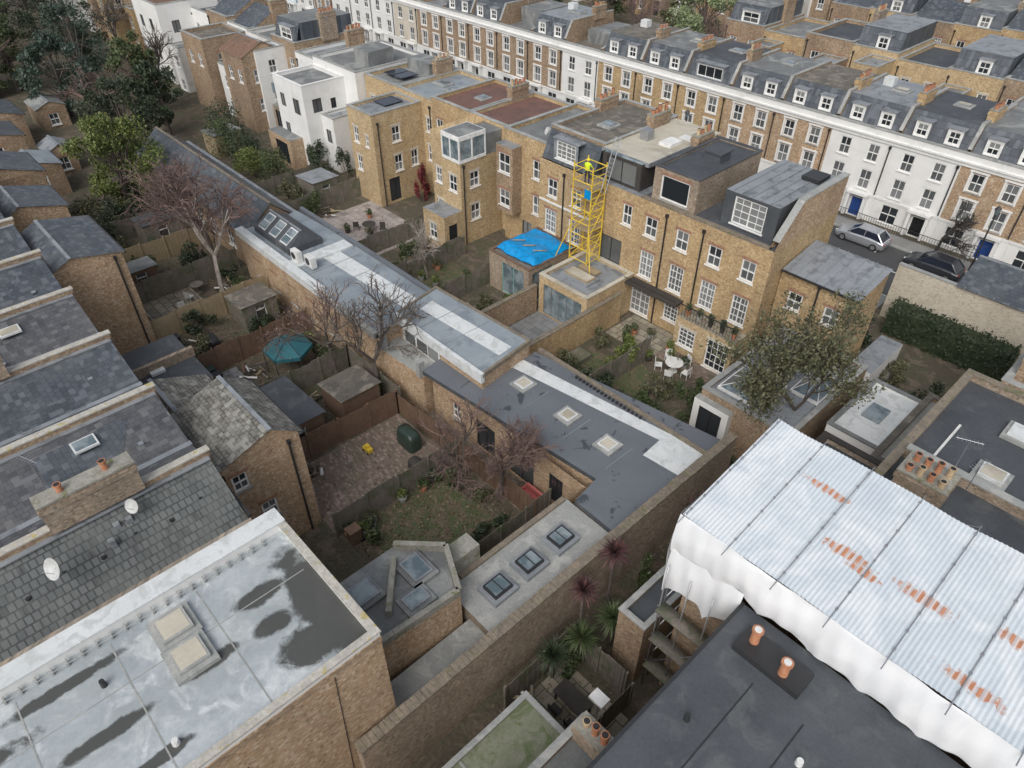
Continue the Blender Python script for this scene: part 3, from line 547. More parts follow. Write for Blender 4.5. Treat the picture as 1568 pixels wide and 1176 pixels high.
b.wall('wood_dark','y',YR+.5,-1,-30.6,-27.2,9,10.9,[(-28.9,9.1,2.6,1.6,'K')]); b.wall('wood_dark','x',-27.2,1,YR+.5,YE,9,10.9); b.wall('wood_dark','x',-30.6,-1,YR+.5,YE,9,10.9)
b.quad('roof','roof_cream',(-31,YR+.9,10.92),(-26.9,YR+.9,10.92),(-26.9,YE+1.5,10.92),(-31,YE+1.5,10.92)); b.box('fascia','lead',-31,-26.9,YR+.8,YR+.9,10.7,10.96); b.box('fascia','lead',-26.92,-26.85,YR+.9,YE,10.7,11.0)
b.quad('roof','glass_sky',(-30.6,YR+.5,10.7),(-27.2,YR+.5,10.7),(-27.2,YR+.8,10.9),(-30.6,YR+.8,10.9))
b.quad('roof','lead',(-27.2,YR,9.01),(-26.6,YR,9.01),(-26.6,YE,9.01),(-27.2,YE,9.01)); b.quad('roof','lead',(-31,YR,9.01),(-27.2,YR,9.01),(-27.2,YR+.5,9.01),(-31,YR+.5,9.01))
b.box('air_handling','steel',-30.2,-29.5,40.5,41.2,10.93,11.6); b.box('skylight_kerb','white_paint',-28.6,-27.6,40.6,42.0,10.93,11.15); b.box('building_board','plastic_white',-28.4,-27.2,42.6,43.4,10.93,11.0)
b.chimney(-26.7,43,9,11.6,.6,1.8,4); b.done()
cols=[-25.5,-22.95,-20.4,-17.95]
b=B('terraced_brick_house'); b.block('brick_yellow',-26.59,-21.6,YR,YE,0,9,{'-y':[(cols[0],6.5,1,1.4),(cols[1],6.5,1,1.4),(cols[0],3.3,1.15,2,'f'),(cols[1],3.3,1.15,2,'f'),(-25.6,.2,1.7,2.2,'f'),(-22.9,.9,1.2,1.3,'f')]},roof='felt_dark'); b.pipe(-24.3,YR-.08,0,8.4)
b.box('coping','coping_brick',-26.6,-21.6,YR-.03,YR+.3,9.0,9.12)
b.block('brick_old',-26.0,-22.6,YR+.32,YE-.2,9.01,11.2,{'-y':[(-24.3,9.3,2.2,1.6,'w')]},roof='felt_dark',par=.12,pt=.15,cop='felt_dark'); b.box('chimney_box','felt_dark',-24.6,-23.4,40.2,41.4,11.2,11.8); b.box('chimney_box','felt_dark',-24.7,-23.3,40.1,41.5,11.8,11.9)
b.box('canopy','wood_dark',-26.5,-22,YR-1.0,YR,2.85,3.0); b.box('balcony_rail','black_metal',-26.5,-22,YR-1.0,YR-.96,3.3,3.34); b.done()
b=B('terraced_brick_house'); b.block('brick_yellow',-21.59,-16.6,YR,YE,0,9,{'-y':[(cols[2],6.4,1,1.4),(cols[3],6.4,1,1.4),(cols[2],3.2,1.15,2,'f'),(cols[3],3.2,1.15,2,'f')]},roof='felt_dark'); b.pipe(-21.4,YR-.08,0,8.4)
b.box('coping','coping_brick',-21.6,-16.95,YR-.03,YR+.3,9.0,9.12)
b.block('felt_dark',-21.0,-17.3,YR+.9,YE-.1,9.01,11.2,{'-y':[(-19.2,9.25,2.2,1.75,'f')]},roof='lead')
for x in np.arange(-20.6,-17.2,.65): b.box('lead_rolls','lead',x,x+.06,YR+.9,YE-.2,11.2,11.27)
G=[(YR,9),(YE,9),(YE,11.5),(YR+2.2,11.5),(YR+.3,9.5)]
for x in (-16.6,-16.95): b.quad('gable_wall','brick_orange',*[(x,y,z) for y,z in G])
b.quad('gable_coping','concrete',(-17,YR+.25,9.52),(-16.55,YR+.25,9.52),(-16.55,YR+2.2,11.52),(-17,YR+2.2,11.52)); b.box('gable_coping','concrete',-17,-16.55,YR+2.2,YE,11.5,11.58)
b.box('rooflights','black_metal',-18.6,-17.4,42,43.4,11.3,11.5)
b.block('brick_gold',-21.4,-16.9,YR-1.5,YR-.01,0,2.8,{'-y':[(-20.4,.7,1.3,1.4,'f'),(-18.0,.1,1.6,2.2,'f')]},roof='paver_buff')
for i in range(20): b.box('balcony_rail','black_metal',-21.35+i*.23,-21.33+i*.23,YR-1.45,YR-1.43,2.82,3.75)
b.box('balcony_rail','black_metal',-21.4,-16.95,YR-1.47,YR-1.41,3.75,3.8); b.done()
b=B('garden_extension'); b.block('brick_old',-36.2,-31.9,31.4,YR-.01,0,3.0,{'-y':[(-33.6,.1,2.4,2.6,'c')],'+x':[(32.9,.1,2.2,2.6,'c')]},roof='felt_mid',par=.12,pt=.15,cop='wood_brown'); b.done()
b=B('blue_tarpaulin'); v=[];nx,ny=26,26
for j in range(ny+1):
    for i in range(nx+1):
        u=i/nx; t=j/ny; e=min(u,1-u,t,1-t); k=min(1,e/.12)
        x=-36.0+4.0*u; y=31.9+4.2*t
        z=3.22+.42*k*k*(3-2*k)+.05*math.sin(u*9+t*4)+.04*math.sin(t*17-u*6)+.03*abs(math.sin(u*21+t*3))
        v.append((x+.06*math.sin(t*14)*(1-k),y+.06*math.sin(u*15)*(1-k),z))
b.faces('sheet','tarp_blue',v,[[j*(nx+1)+i,j*(nx+1)+i+1,(j+1)*(nx+1)+i+1,(j+1)*(nx+1)+i] for j in range(ny) for i in range(nx)])
for i in range(3): b.beam('scaffold_boards','wood_new',(-35.2+i*1.1,32.9,3.78),(-34.5+i*1.1,33.6,3.78),.05)
b.done(smooth=True)
b=B('garden_extension'); b.block('brick_gold',-31,-26.4,31.6,YR-.01,0,3.0,{'-y':[(-28.7,.1,3.7,2.5,'C')]},roof='lead',par=.2,pt=.25,cop='roof_cream')
b.rooflight(-28.9,33.6,3.01,2.2,1.0,.3,'roof_cream','wood_new','lead'); b.box('boards','wood_new',-29.9,-28.2,34.5,35.1,3.05,3.2); b.done()
gwall('garden_wall',-26.3,-26.0,25.3,35,2.4,'brick_yellow'); gwall('garden_wall',-31.4,-31.1,25.3,31.5,2.2,'brick_brown'); gwall('garden_wall',-52,-25,24.5,24.75,1.7,'brick_old')
sheet('patio','paver_grey',rect(-31,-26.4,26.5,31.6),.02); sheet('lawn','grass',rect(-41,-36.5,25.2,31.5),.015); sheet('patio','paver_pink',rect(-55,-46,26,33),.02)
sheet('patio','paver_buff',rect(-25.8,-21.7,33.2,36.5),.02); sheet('patio','paver_brick',rect(-21.7,-16.5,33.6,36),.02); sheet('lawn','grass',blob(-22.5,29.5,2.4,2.6),.016)
for x in (-36.4,-41.2,-46.4): fence('wooden_fence',x,25,x,33,1.7,'wood_grey')
for x in (-56.5,-62,-21.8): fence('wooden_fence',x,25,x,33,1.8,'wood_grey')
b=B('scaffold_tower'); X0,X1,Y0,Y1=-31.2,-29.5,34.9,36.3; zb,zt=3.05,10.6
for x in (X0,X1):
    for y in (Y0,Y1): b.beam('posts','yellow_paint',(x,y,zb),(x,y,zt),.05,.05,6)
zs=np.arange(zb+.3,zt-.2,.5)
for i,z in enumerate(zs):
    for x in (X0,X1): b.beam('rungs','yellow_paint',(x,Y0,z),(x,Y1,z),.035)
    if i%2==0:
        for y in (Y0,Y1): b.beam('rails','yellow_paint',(X0,y,z),(X1,y,z),.04)
for i in range(0,len(zs)-4,4):
    for y in (Y0,Y1): b.beam('braces','yellow_paint',(X0,y,zs[i]),(X1,y,zs[i+4]),.04)
    b.beam('braces','yellow_paint',(X1,Y0,zs[i]),(X1,Y1,zs[i+4]),.04)
for z in (5.8,8.9): b.box('platform','wood_new',X0,X1,Y0,Y1,z,z+.06)
b.beam('rails','yellow_paint',(X0-.9,Y0-.6,3.05),(X0,Y0,6),.045); b.beam('rails','yellow_paint',(X1+.9,Y0-.6,3.05),(X1,Y0,6),.045)
b.box('debris_sheet','tarp_blue',X1-.6,X1+.02,Y0-.04,Y0-.02,8.3,8.95); b.done()
b=B('ladder')
for o in (0,.4): b.beam('stiles','steel',(-29.3+o,35.6,8.8),(-29.5+o,37.0,12.2),.035)
for i in range(13): t=i/13; b.beam('rungs','steel',(-29.3-.2*t,35.6+1.4*t,8.8+3.4*t),(-28.9-.2*t,35.6+1.4*t,8.8+3.4*t),.02)
b.done()
def person(name,x,y,z,rot):
    J=[(0,0,.95),(0,0,1.2),(0,.02,1.42),(0,.03,1.52),(.19,0,1.4),(.3,.12,1.15),(.22,.34,1.08),(-.19,0,1.4),(-.32,.1,1.16),(-.2,.32,1.2),(.1,0,.9),(.13,.04,.5),(.13,0,.09),(.13,.15,.04),(-.1,0,.9),(-.14,.05,.5),(-.15,0,.09),(-.15,.15,.04)]
    E=[(0,1),(1,2),(2,3),(2,4),(4,5),(5,6),(2,7),(7,8),(8,9),(0,10),(10,11),(11,12),(12,13),(0,14),(14,15),(15,16),(16,17)]
    rad=[.15,.15,.14,.06,.075,.05,.035,.075,.05,.035,.1,.07,.05,.045,.1,.07,.05,.045]
    e=bpy.data.objects.new(name,None); e.location=(x,y,z); e.rotation_euler=(0,0,rot); SC.collection.objects.link(e)
    me=bpy.data.meshes.new('body'); me.from_pydata(J,E,[]); o=bpy.data.objects.new('body',me); o.parent=e; SC.collection.objects.link(o)
    sk=o.modifiers.new('s','SKIN'); 
    for i,r in enumerate(rad): me.skin_vertices[0].data[i].radius=(r,r*.85)
    me.skin_vertices[0].data[0].use_root=True; o.modifiers.new('u','SUBSURF').levels=2
    m,nt,bb=newmat('worker_clothes'); tc=N(nt,"ShaderNodeTexCoord"); sp=N(nt,"ShaderNodeSeparateXYZ"); nt.links.new(tc.outputs['Object'],sp.inputs[0])
    nt.links.new(mixc(nt,ramp(nt,sp.outputs[2],.93,.95),(.02,.035,.08),(.65,.8,.03)),bb.inputs['Base Color']); me.materials.append(m)
    h=B('head',(0,0,0))
    def ball(part,mat,c,r,sq=(1,1,1),hemi=False):
        v=[];f=[];n=12;k=8
        for j in range(k+1):
            ph=math.pi*j/k*(.5 if hemi else 1)
            for i in range(n): t=2*math.pi*i/n; v.append((c[0]+r*sq[0]*math.sin(ph)*math.cos(t),c[1]+r*sq[1]*math.sin(ph)*math.sin(t),c[2]+r*sq[2]*math.cos(ph)))
        for j in range(k):
            for i in range(n): f.append([j*n+i,j*n+(i+1)%n,(j+1)*n+(i+1)%n,(j+1)*n+i])
        h.faces(part,mat,v,f)
    ball('face','skin',(0,.04,1.64),.105,(.85,1,1.15)); ball('nose','skin',(0,.15,1.63),.02); ball('hard_hat','helmet',(0,.03,1.67),.13,(1,1.15,.95),True); h.cyl('hat_brim','helmet',0,.06,1.665,1.68,.15,.15,14)
    for sx,sy,sz in ((.22,.36,1.07),(-.2,.34,1.2)):
        ball('hands','skin',(sx,sy,sz),.045,(.8,1.1,.6))
        for q in range(4): h.beam('fingers','skin',(sx-.03+q*.02,sy+.03,sz),(sx-.03+q*.02,sy+.09-.01*abs(q-1.5),sz-.03),.01,.008,5)
        h.beam('fingers','skin',(sx-.035,sy,sz),(sx-.06,sy+.05,sz),.011,.009,5)
    ho=h.done(); ho.parent=e
person('construction_worker',-30.6,35.6,8.97,.3)
# ================================================================== RIGHT SIDE BUILDINGS
b=B('brick_outbuilding'); b.block('brick_yellow',-16.55,-11.6,38.3,41.8,0,7.3,{'-y':[(-15.3,4.8,.95,1.2),(-12.9,4.8,.95,1.2)]}); 
b.quad('lead_roof','lead',(-16.5,38.1,7.3),(-11.5,38.1,7.3),(-11.5,41.9,7.9),(-16.5,41.9,7.9)); b.quad('walls','brick_yellow',(-11.6,38.3,7.3),(-11.6,41.8,7.3),(-11.6,41.8,7.86)); 
for x in np.arange(-16.2,-11.6,.62): b.beam('lead_rolls','lead',(x,38.1,7.33),(x,41.9,7.93),.035)
b.pipe(-14.0,38.2,0,7.0); b.box('gutter','black_metal',-16.5,-11.5,38.0,38.1,7.2,7.3); b.done()
b=B('glass_roofed_extension'); b.block('brick_brown',-15.4,-9.8,29.4,38.2,0,3.3,{'-x':[(31.4,.3,.9,2.2,'k')]},roof='lead',par=.15,pt=.25,cop='concrete')
b.block('render_white',-15.5,-13.2,28.9,29.38,0,3.0,{'-y':[(-14.35,.1,1.5,2.5,'k')]},roof='concrete')
for (x0,x1,y0,y1) in ((-14.8,-12.2,30.2,33.0),(-11.8,-10.2,33,36)):
    b.box('skylight_frame','white_paint',x0-.08,x1+.08,y0-.08,y1+.08,3.32,3.5); xm,ymm=(x0+x1)/2,(y0+y1)/2
    for p,q in (((x0,y0),(x1,y0)),((x1,y0),(x1,y1)),((x1,y1),(x0,y1)),((x0,y1),(x0,y0))):
        b.quad('skylight_glass','glass_sky',(p[0],p[1],3.51),(q[0],q[1],3.51),(xm,ymm,4.0)); b.beam('skylight_bars','white_paint',(p[0],p[1],3.52),(xm,ymm,4.02),.03)
        b.beam('skylight_bars','white_paint',((p[0]+q[0])/2,(p[1]+q[1])/2,3.52),(xm,ymm,4.02),.02)
b.box('roof_unit','concrete',-14.4,-13.6,35,36.4,3.32,3.7); b.box('roof_light','glass_sky',-13,-12.2,34.5,37,3.32,3.42); b.done()
b=B('white_garden_house'); b.block('render_white',-8.9,-6.0,31.5,37,0,3.6,{'-y':[(-7.4,.5,1.2,2,'w')],'-x':[(33.5,.4,1,2,'w')]},roof='membrane_white',par=.15,pt=.2,cop='felt_mid'); b.block('brick_brown',-5.99,-3.6,30,37,0,4.2,roof='concrete',par=.25,pt=.25,cop='felt_brown'); b.box('roof_light','glass_sky',-8,-7,33.6,35,3.62,3.75); b.done()
gwall('rendered_garden_wall',-13.4,-9.4,49.7,50.0,4.3,'brick_pale','concrete')
b=B('rendered_wall_building'); b.block('brick_pale',-9.4,6,49.7,55,0,4.4,{}); 
b.quad('slate_roof','slate_x',(-9.5,49.5,4.4),(6,49.5,4.4),(6,52.3,5.6),(-9.5,52.3,5.6)); b.quad('slate_roof','slate_x',(-9.5,55.2,4.4),(6,55.2,4.4),(6,52.3,5.6),(-9.5,52.3,5.6)); b.quad('gable','brick_pale',(-9.4,49.7,4.4),(-9.4,55,4.4),(-9.4,52.3,5.55))
for x in np.arange(-9,6,.9): b.box('roof_battens','lead',x,x+.04,49.5,49.7,4.38,4.5)
b.box('ridge','lead',-9.5,6,52.2,52.4,5.58,5.66); b.done()
hedge('hedge',-12.5,-4.5,47.6,49.4,2.2,'leaf_dark',2600,.09)
b=B('garden_store'); b.block('render_white',-11,-9.6,38.6,43,0,2.8,{},roof='lead'); b.done()
b=B('flat_roof_house'); b.block('brick_old',-4.6,9,23.6,35,0,7.7,{'-x':[(26,4.8,.9,1.4),(29.5,4.8,.9,1.4),(32.5,4.8,.9,1.4)],'-y':[(-2.5,4.6,.9,1.4)]},roof='felt_dark',par=.35,pt=.3,cop='coping_brick')
b.box('party_wall','brick_old',-4.3,9,27.2,27.5,7.7,8.2); b.box('party_coping','concrete',-4.3,9,27.15,27.55,8.201,8.27)
b.chimney(-2.9,25.7,7.9,9.0,1.9,.9,4,'brick_old'); b.chimney(-2.9,25.0,7.9,8.98,1.9,.5,4,'brick_old')
b.rooflight(-1.2,28.6,7.72,1.0,.9,.35,'roof_cream','membrane_white'); b.aerial(-2.4,27.5,8,1.8); b.aerial(-1.6,26.8,8,1.5,1.2)
b.rooflight(-1.0,32.2,7.72,1.4,1.0,.3,'membrane_white','membrane_white'); b.beam('aerial','steel',(-2,24.5,7.8),(-.4,24.6,8.6),.02); b.box('pipe','plastic_white',-3.4,-3.3,28,31,7.72,7.8)
b.quad('roof_patch','felt_brown',*[(x,y,7.71) for x,y in rect(-4.2,8,23.9,24.9)]); b.done()
b=B('flat_roof_house'); b.block('brick_old',-4.9,10,21.2,23.59,0,7.0,{},roof='felt_brown',par=.2,pt=.25,cop='coping_brick'); b.chimney(-1.5,22.6,7,7.9,1.4,.6,3,'brick_old')
for i in range(5): b.beam('cables','black_metal',(-3+i*.9,21.6,7.04),(-2.2+i*1.1,23.2,7.06),.02)
b.done()
b=B('brick_house'); b.block('brick_orange',-3.2,9,35.2,44,0,7.8,{'-x':[(38,4.8,.9,1.4)]},roof='roof_cream',par=.35,pt=.3,cop='concrete'); b.chimney(-2.6,37,7.8,9.4,.6,2,4); b.chimney(0,35.5,7.8,9.2,2,.6,4); b.done()
b=B('brick_outbuilding'); b.block('brick_old',-8.4,-5.0,23.6,29.9,0,4.2,{'-x':[(26,1.6,.9,1.3)]},roof='felt_dark',par=.3,pt=.3,cop='wood_dark'); b.box('roof_light','glass_sky',-7.4,-6.2,26,28,4.22,4.4); b.done()
# scaffold-roofed building
YA=15.1; YB=20.9
b=B('brick_house_under_repair'); b.block('brick_brown',-6.9,14,15.2,20.4,0,8.2,{'-x':[(16.9,4.5,1,1.5),(18.8,4.5,1,1.5)]}); b.done()
b=B('corrugated_scaffold_roof'); n=600; x0,x1=-7.6,14
rows=[(YA,10.85),((YA+YB)/2,11.25),((YA+YB)/2,11.22),(YB,11.65)]
v=[];f=[]
for i in range(n+1):
    x=x0+(x1-x0)*i/n; w=.013*math.cos(i*math.pi/2)
    for (y,z) in rows: v.append((x,y+.04*math.sin(x*1.3),z+w+.02*math.sin(x*2.1)))
for i in range(n):
    for k in (0,2): f.append([i*4+k,(i+1)*4+k,(i+1)*4+k+1,i*4+k+1])
b.faces('sheets','sheet_roof',v,f)
for k,x in enumerate(np.arange(-7.5,13.9,1.78)):
    b.beam('scaffold_tubes','steel',(x,YA-.45,10.84),(x,YB+.2,11.70),.02,.02,6)
    for t in np.linspace(.06,.96,8): b.box('clamps','steel',x-.035,x+.035,YA+(YB-YA)*t-.035,YA+(YB-YA)*t+.035,10.86+.8*t,10.93+.8*t)
b.done()
b=B('scaffold_sheeting')
def drape(p0,p1,zt,zb,n,m,amp,out,bulge=.12,scal=.18):
    v=[];L=math.hypot(p1[0]-p0[0],p1[1]-p0[1])
    for j in range(m+1):
        for i in range(n+1):
            t=i/n; s_=j/m; u=t*L
            fold=math.sin(u*2.3+.9*math.sin(s_*2.4+u*.7))+.55*math.sin(u*5.1+1.3+s_*2.2)+.3*math.sin(u*9.7-s_*3)
            q=amp*fold*(.3+.8*s_)+bulge*math.sin(s_*2.4)
            zb2=zb+scal*abs(math.sin(u*1.765))**.7+.12*math.sin(u*.6)
            v.append((p0[0]+(p1[0]-p0[0])*t+out[0]*q,p0[1]+(p1[1]-p0[1])*t+out[1]*q,zt+(zb2-zt)*s_+.05*math.sin(s_*9+u*2.2)*(0<s_<1)))
    b.faces('sheeting','sheet_white',v,[[j*(n+1)+i,j*(n+1)+i+1,j*(n+1)+i+n+2,j*(n+1)+i+n+1] for j in range(m) for i in range(n)])
drape((-7.65,YA-.03),(14,YA-.03),10.88,8.95,700,24,.05,(0,-1),.2,.25); drape((-7.65,YA),(-7.65,YB),10.9,7.5,220,26,.06,(-1,0),.15,.25); drape((-7.6,YA-.12),(-4.7,YA-.12),9.4,6.6,110,20,.08,(0,-1),.15,.7)
for y in (15.1,17,19,20.8): b.beam('scaffold_posts','steel',(-7.5,y,0),(-7.5,y,11),.03,.03,6)
for z in (2,4,6,8): b.beam('scaffold_posts','steel',(-7.5,15.1,z),(-7.5,20.8,z),.03,.03,6)
for x in np.arange(-7.4,-4.5,.95): b.beam('scaffold_posts','steel',(x,14.6,0),(x,14.6,8.6),.03,.03,6)
for z in (2,4,6): b.beam('scaffold_posts','steel',(-7.5,14.6,z),(-4.7,14.6,z),.03,.03,6); b.box('boards','wood_grey',-7.4,-4.75,14.3,14.9,z,z+.05)
b.beam('scaffold_posts','steel',(-7.4,14.6,2),(-4.7,14.6,6),.03,.03,6)
b.done(smooth=True)
b=B('dark_flat_roof_building'); b.block('brick_brown',-4.6,14,-6,15.0,0,8.9,{},roof='felt_dark')
b.box('roof_edge','black_metal',-4.7,-4.6,-6,15.0,8.7,8.97)
for x in (-2.9,-1.2,.6,2.4): b.box('membrane_seams','black_metal',x,x+.05,-6,12.8,8.903,8.91)
b.box('chimney_breast','black_metal',-4.0,-1.7,13.3,14.3,8.9,9.15)
for x,y in ((-3.6,13.9),(-2.4,13.6)): b.cyl('chimney_pots','terracotta',x,y,9.15,9.75,.16,.14,12); b.cyl('chimney_pots','terracotta',x,y,9.7,9.8,.19,.19,12); b.cyl('chimney_pots','plastic_white',x,y,9.8,9.83,.12,.12,10)
b.cyl('vent','plastic_white',-.7,11.7,8.9,9.1,.12,.1,10); b.cyl('vent','black_metal',-3.6,10.4,8.9,9.2,.1,.08,10); b.done()
b=B('brick_outbuilding'); b.block('brick_brown',-9.0,-7.7,14.4,18,0,4.0,{},roof='felt_dark',par=.2,pt=.18,cop='concrete'); b.done()
b=B('brick_house'); b.block('brick_brown',-6.5,-4.75,-6,9.3,0,6.0,{},roof='felt_mid',par=.3,pt=.2,cop='concrete'); b.chimney(-5.6,8.8,6.2,7.1,1.3,.6,3,'brick_old'); b.done()
b=B('green_roof_extension'); b.block('brick_gold',-9.3,-6.6,-2,9.4,0,3.5,{},roof='roof_green',par=.08,pt=.14,cop='concrete'); b.box('seam','concrete',-9.1,-6.8,5.9,6.0,3.51,3.54); b.done()
sheet('patio','paver_buff',rect(-10.4,-6.6,9.6,13),.02)
fence('wooden_fence',-10.6,9.5,-10.6,14,1.9,'wood_grey'); fence('wooden_fence',-10.6,13.6,-7.6,13.6,1.9,'wood_grey'); fence('wooden_fence',-7.2,9.6,-7.2,13.5,1.7,'wood_grey')
b=B('garden_table'); b.box('top','wood_dark',-9.6,-8.0,11.3,12.1,.7,.76)
for x in (-9.5,-8.1):
    for y in (11.4,12.0): b.box('legs','wood_dark',x-.04,x+.04,y-.04,y+.04,.02,.7)
for x in (-9.3,-8.4): b.box('bench','wood_dark',x,x+.5,10.7,11.1,.4,.45); b.box('bench','wood_dark',x,x+.5,10.7,10.74,.45,.85)
b.done()
b=B('floodlight_pole'); b.beam('pole','steel',(-6.7,10.4,0),(-6.7,10.4,5.5),.05,.04,8); b.box('head','plastic_white',-7.0,-6.4,10.2,10.65,5.5,5.62); b.done()
# ================================================================== STREET ROW (row 3)
def dormer(b,xc,y,z,w,h,depth,win='s',top='lead',cheek='white_paint'):
    b.wall(cheek,'y',y,-1,xc-w/2,xc+w/2,z,z+h,[(xc,z+.12,w-.3,h-.3,win)]); 
    for sx in (-1,1): b.quad('dormer_cheeks','lead',(xc+sx*w/2,y,z),(xc+sx*w/2,y+depth,z),(xc+sx*w/2,y+depth,z+h),(xc+sx*w/2,y,z+h))
    b.box('dormer_roof',top,xc-w/2-.08,xc+w/2+.08,y-.1,y+depth,z+h,z+h+.08)
def fronthouse(x0,x1,y,d,H,mat,doorcol,roof='mansard',base='render_white'):
    b=B('terraced_house'); w=x1-x0; c1=x0+w*.27; c2=x0+w*.73; D=random.random()<.5
    u1=H-2.7; u2=H-5.15; ops=[(c1,u1,1.0,1.5),(c2,u1,1.0,1.5),(c1,u2,1.05,1.7),(c2,u2,1.05,1.7)]
    dx=c2 if D else c1
    b.block(mat,x0,x1-.01,y,y+d,2.3,H-.85,{'-y':ops}); 
    b.block(base,x0,x1-.01,y,y+d,0,2.3,{'-y':[(c1 if D else c2,.35,1.5,1.6),(dx,.1,1.15,2.1,'d',doorcol)]})
    b.box('string_course','render_white',x0,x1-.01,y-.06,y-.001,2.2,2.4)
    b.box('cornice','render_white',x0,x1-.01,y-.12,y+.25,H-.85,H+.1); b.box('cornice','render_white',x0,x1-.01,y-.25,y-.12,H-.55,H-.4); b.box('coping','concrete',x0,x1-.01,y-.16,y+.29,H+.101,H+.16)
    if mat.startswith('brick'):
        for o in ops: b.box('architraves','render_white',o[0]-o[2]/2-.16,o[0]-o[2]/2-.002,y-.05,y-.001,o[1]-.1,o[1]+o[3]+.1); b.box('architraves','render_white',o[0]+o[2]/2+.002,o[0]+o[2]/2+.16,y-.05,y-.001,o[1]-.1,o[1]+o[3]+.1); b.box('architraves','render_white',o[0]-o[2]/2-.22,o[0]+o[2]/2+.22,y-.09,y-.001,o[1]+o[3]+.1,o[1]+o[3]+.24)
    b.pipe(x1-.2,y-.08,2.5,H-1.2)
    for sx in (-.75,.75): b.box('porch','render_white',dx+sx-.12,dx+sx+.12,y-.5,y-.1,.1,2.2)
    b.box('porch','render_white',dx-.95,dx+.95,y-.6,y-.1,2.2,2.42)
    if roof=='mansard':
        zt=H+1.9
        b.quad('mansard','slate_x',(x0+.15,y+.5,H-.2),(x1-.15,y+.5,H-.2),(x1-.15,y+1.5,zt),(x0+.15,y+1.5,zt)); b.quad('mansard','slate_x',(x0+.15,y+d-.2,H-.9),(x1-.15,y+d-.2,H-.9),(x1-.15,y+d-1,zt),(x0+.15,y+d-1,zt))
        b.quad('roof',random.choice(['felt_dark','felt_mid','lead','felt_dark','felt_brown']),(x0,y+1.5,zt+.01),(x1,y+1.5,zt+.01),(x1,y+d-1,zt+.01),(x0,y+d-1,zt+.01))
        k=random.random()
        if k<.75:
            for c in (c1,c2): dormer(b,c,y+.62,H+.1,1.2,1.3,1.0)
        else: dormer(b,(c1+c2)/2,y+.62,H+.1,3.2,1.4,1.0,'b',cheek='lead')
    elif roof=='gable':
        zt=H+1.4; b.quad('roof_slope','slate_x',(x0,y+.4,H-.2),(x1,y+.4,H-.2),(x1,y+d/2,zt),(x0,y+d/2,zt)); b.quad('roof_slope','slate_x',(x0,y+d,H-.9),(x1,y+d,H-.9),(x1,y+d/2,zt),(x0,y+d/2,zt))
    else:
        zt=H-.3; b.quad('roof',random.choice(['felt_dark','felt_mid','felt_brown','lead']),(x0,y,zt),(x1,y,zt),(x1,y+d,zt),(x0,y+d,zt))
        if random.random()<.4: b.box('roof_terrace','felt_mid',x0+1,x1-1,y+3,y+d-1,zt,zt+random.uniform(1,2.2))
    zp=H+2.05 if roof=='mansard' else H+.5
    for sx in (-.13,.13): b.quad('party_wall','brick_brown',*[(x1+sx,a,c) for a,c in ((y+.3,H-.9),(y+d,H-.9),(y+d-.7,zp),(y+1.3,zp),(y+.3,H+.3))])
    b.box('party_coping','concrete',x1-.15,x1+.15,y+1.3,y+d-.7,zp,zp+.07); b.quad('party_coping','concrete',(x1-.15,y+.3,H+.32),(x1+.15,y+.3,H+.32),(x1+.15,y+1.3,zp+.03),(x1-.15,y+1.3,zp+.03))
    if random.random()<.6: b.chimney(x1,y+d*random.choice([.4,.65]),zp-.5,zp+random.uniform(.5,1.0),.6,random.uniform(1.4,2.3),random.randint(3,6),random.choice(['brick_brown','brick_yellow','brick_old']))
    if random.random()<.6: b.rooflight((x0+x1)/2+random.uniform(-1,1),y+d*.55,(zt if roof!='gable' else H)+.02,random.uniform(.8,1.6),.8,.2,random.choice(['glass_sky','roof_cream']))
    if random.random()<.3: b.box('roof_plant','membrane_white',x0+1,x0+1.9,y+d*.6,y+d*.6+.8,(zt if roof!='gable' else H),(zt if roof!='gable' else H)+.7)
    if random.random()<.4: b.aerial(x0+.5,y+3,zp,1.3,random.random()*3)
    if x0>-90:
        for i in range(int(w/.22)): b.box('railings','black_metal',x0+i*.22,x0+i*.22+.025,y-1.2,y-1.175,.1,1.0)
        b.box('railings','black_metal',x0,x1,y-1.21,y-1.165,1.0,1.04)
    b.done()
x=12.0
def col3(x):
    if x>-14.5: return 'brick_orange'
    if x>-26.5: return 'render_white'
    if x>-53: return 'brick_orange' if x>-40 else 'brick_yellow'
    if x>-58: return 'render_white'
    if x>-86: return 'brick_brown'
    if x>-92: return 'render_cream'
    return random.choice(['render_blue','render_white','render_white','brick_brown'])
while x>-150:
    w=5.5; rf='mansard' if random.random()<(.85 if x>-46 else .45) else random.choice(['flat','gable','flat'])
    fronthouse(x-w,x,63.4,9,7.8,col3(x-w/2),random.choice(['door_blue','door_black','door_black']),rf); x-=w
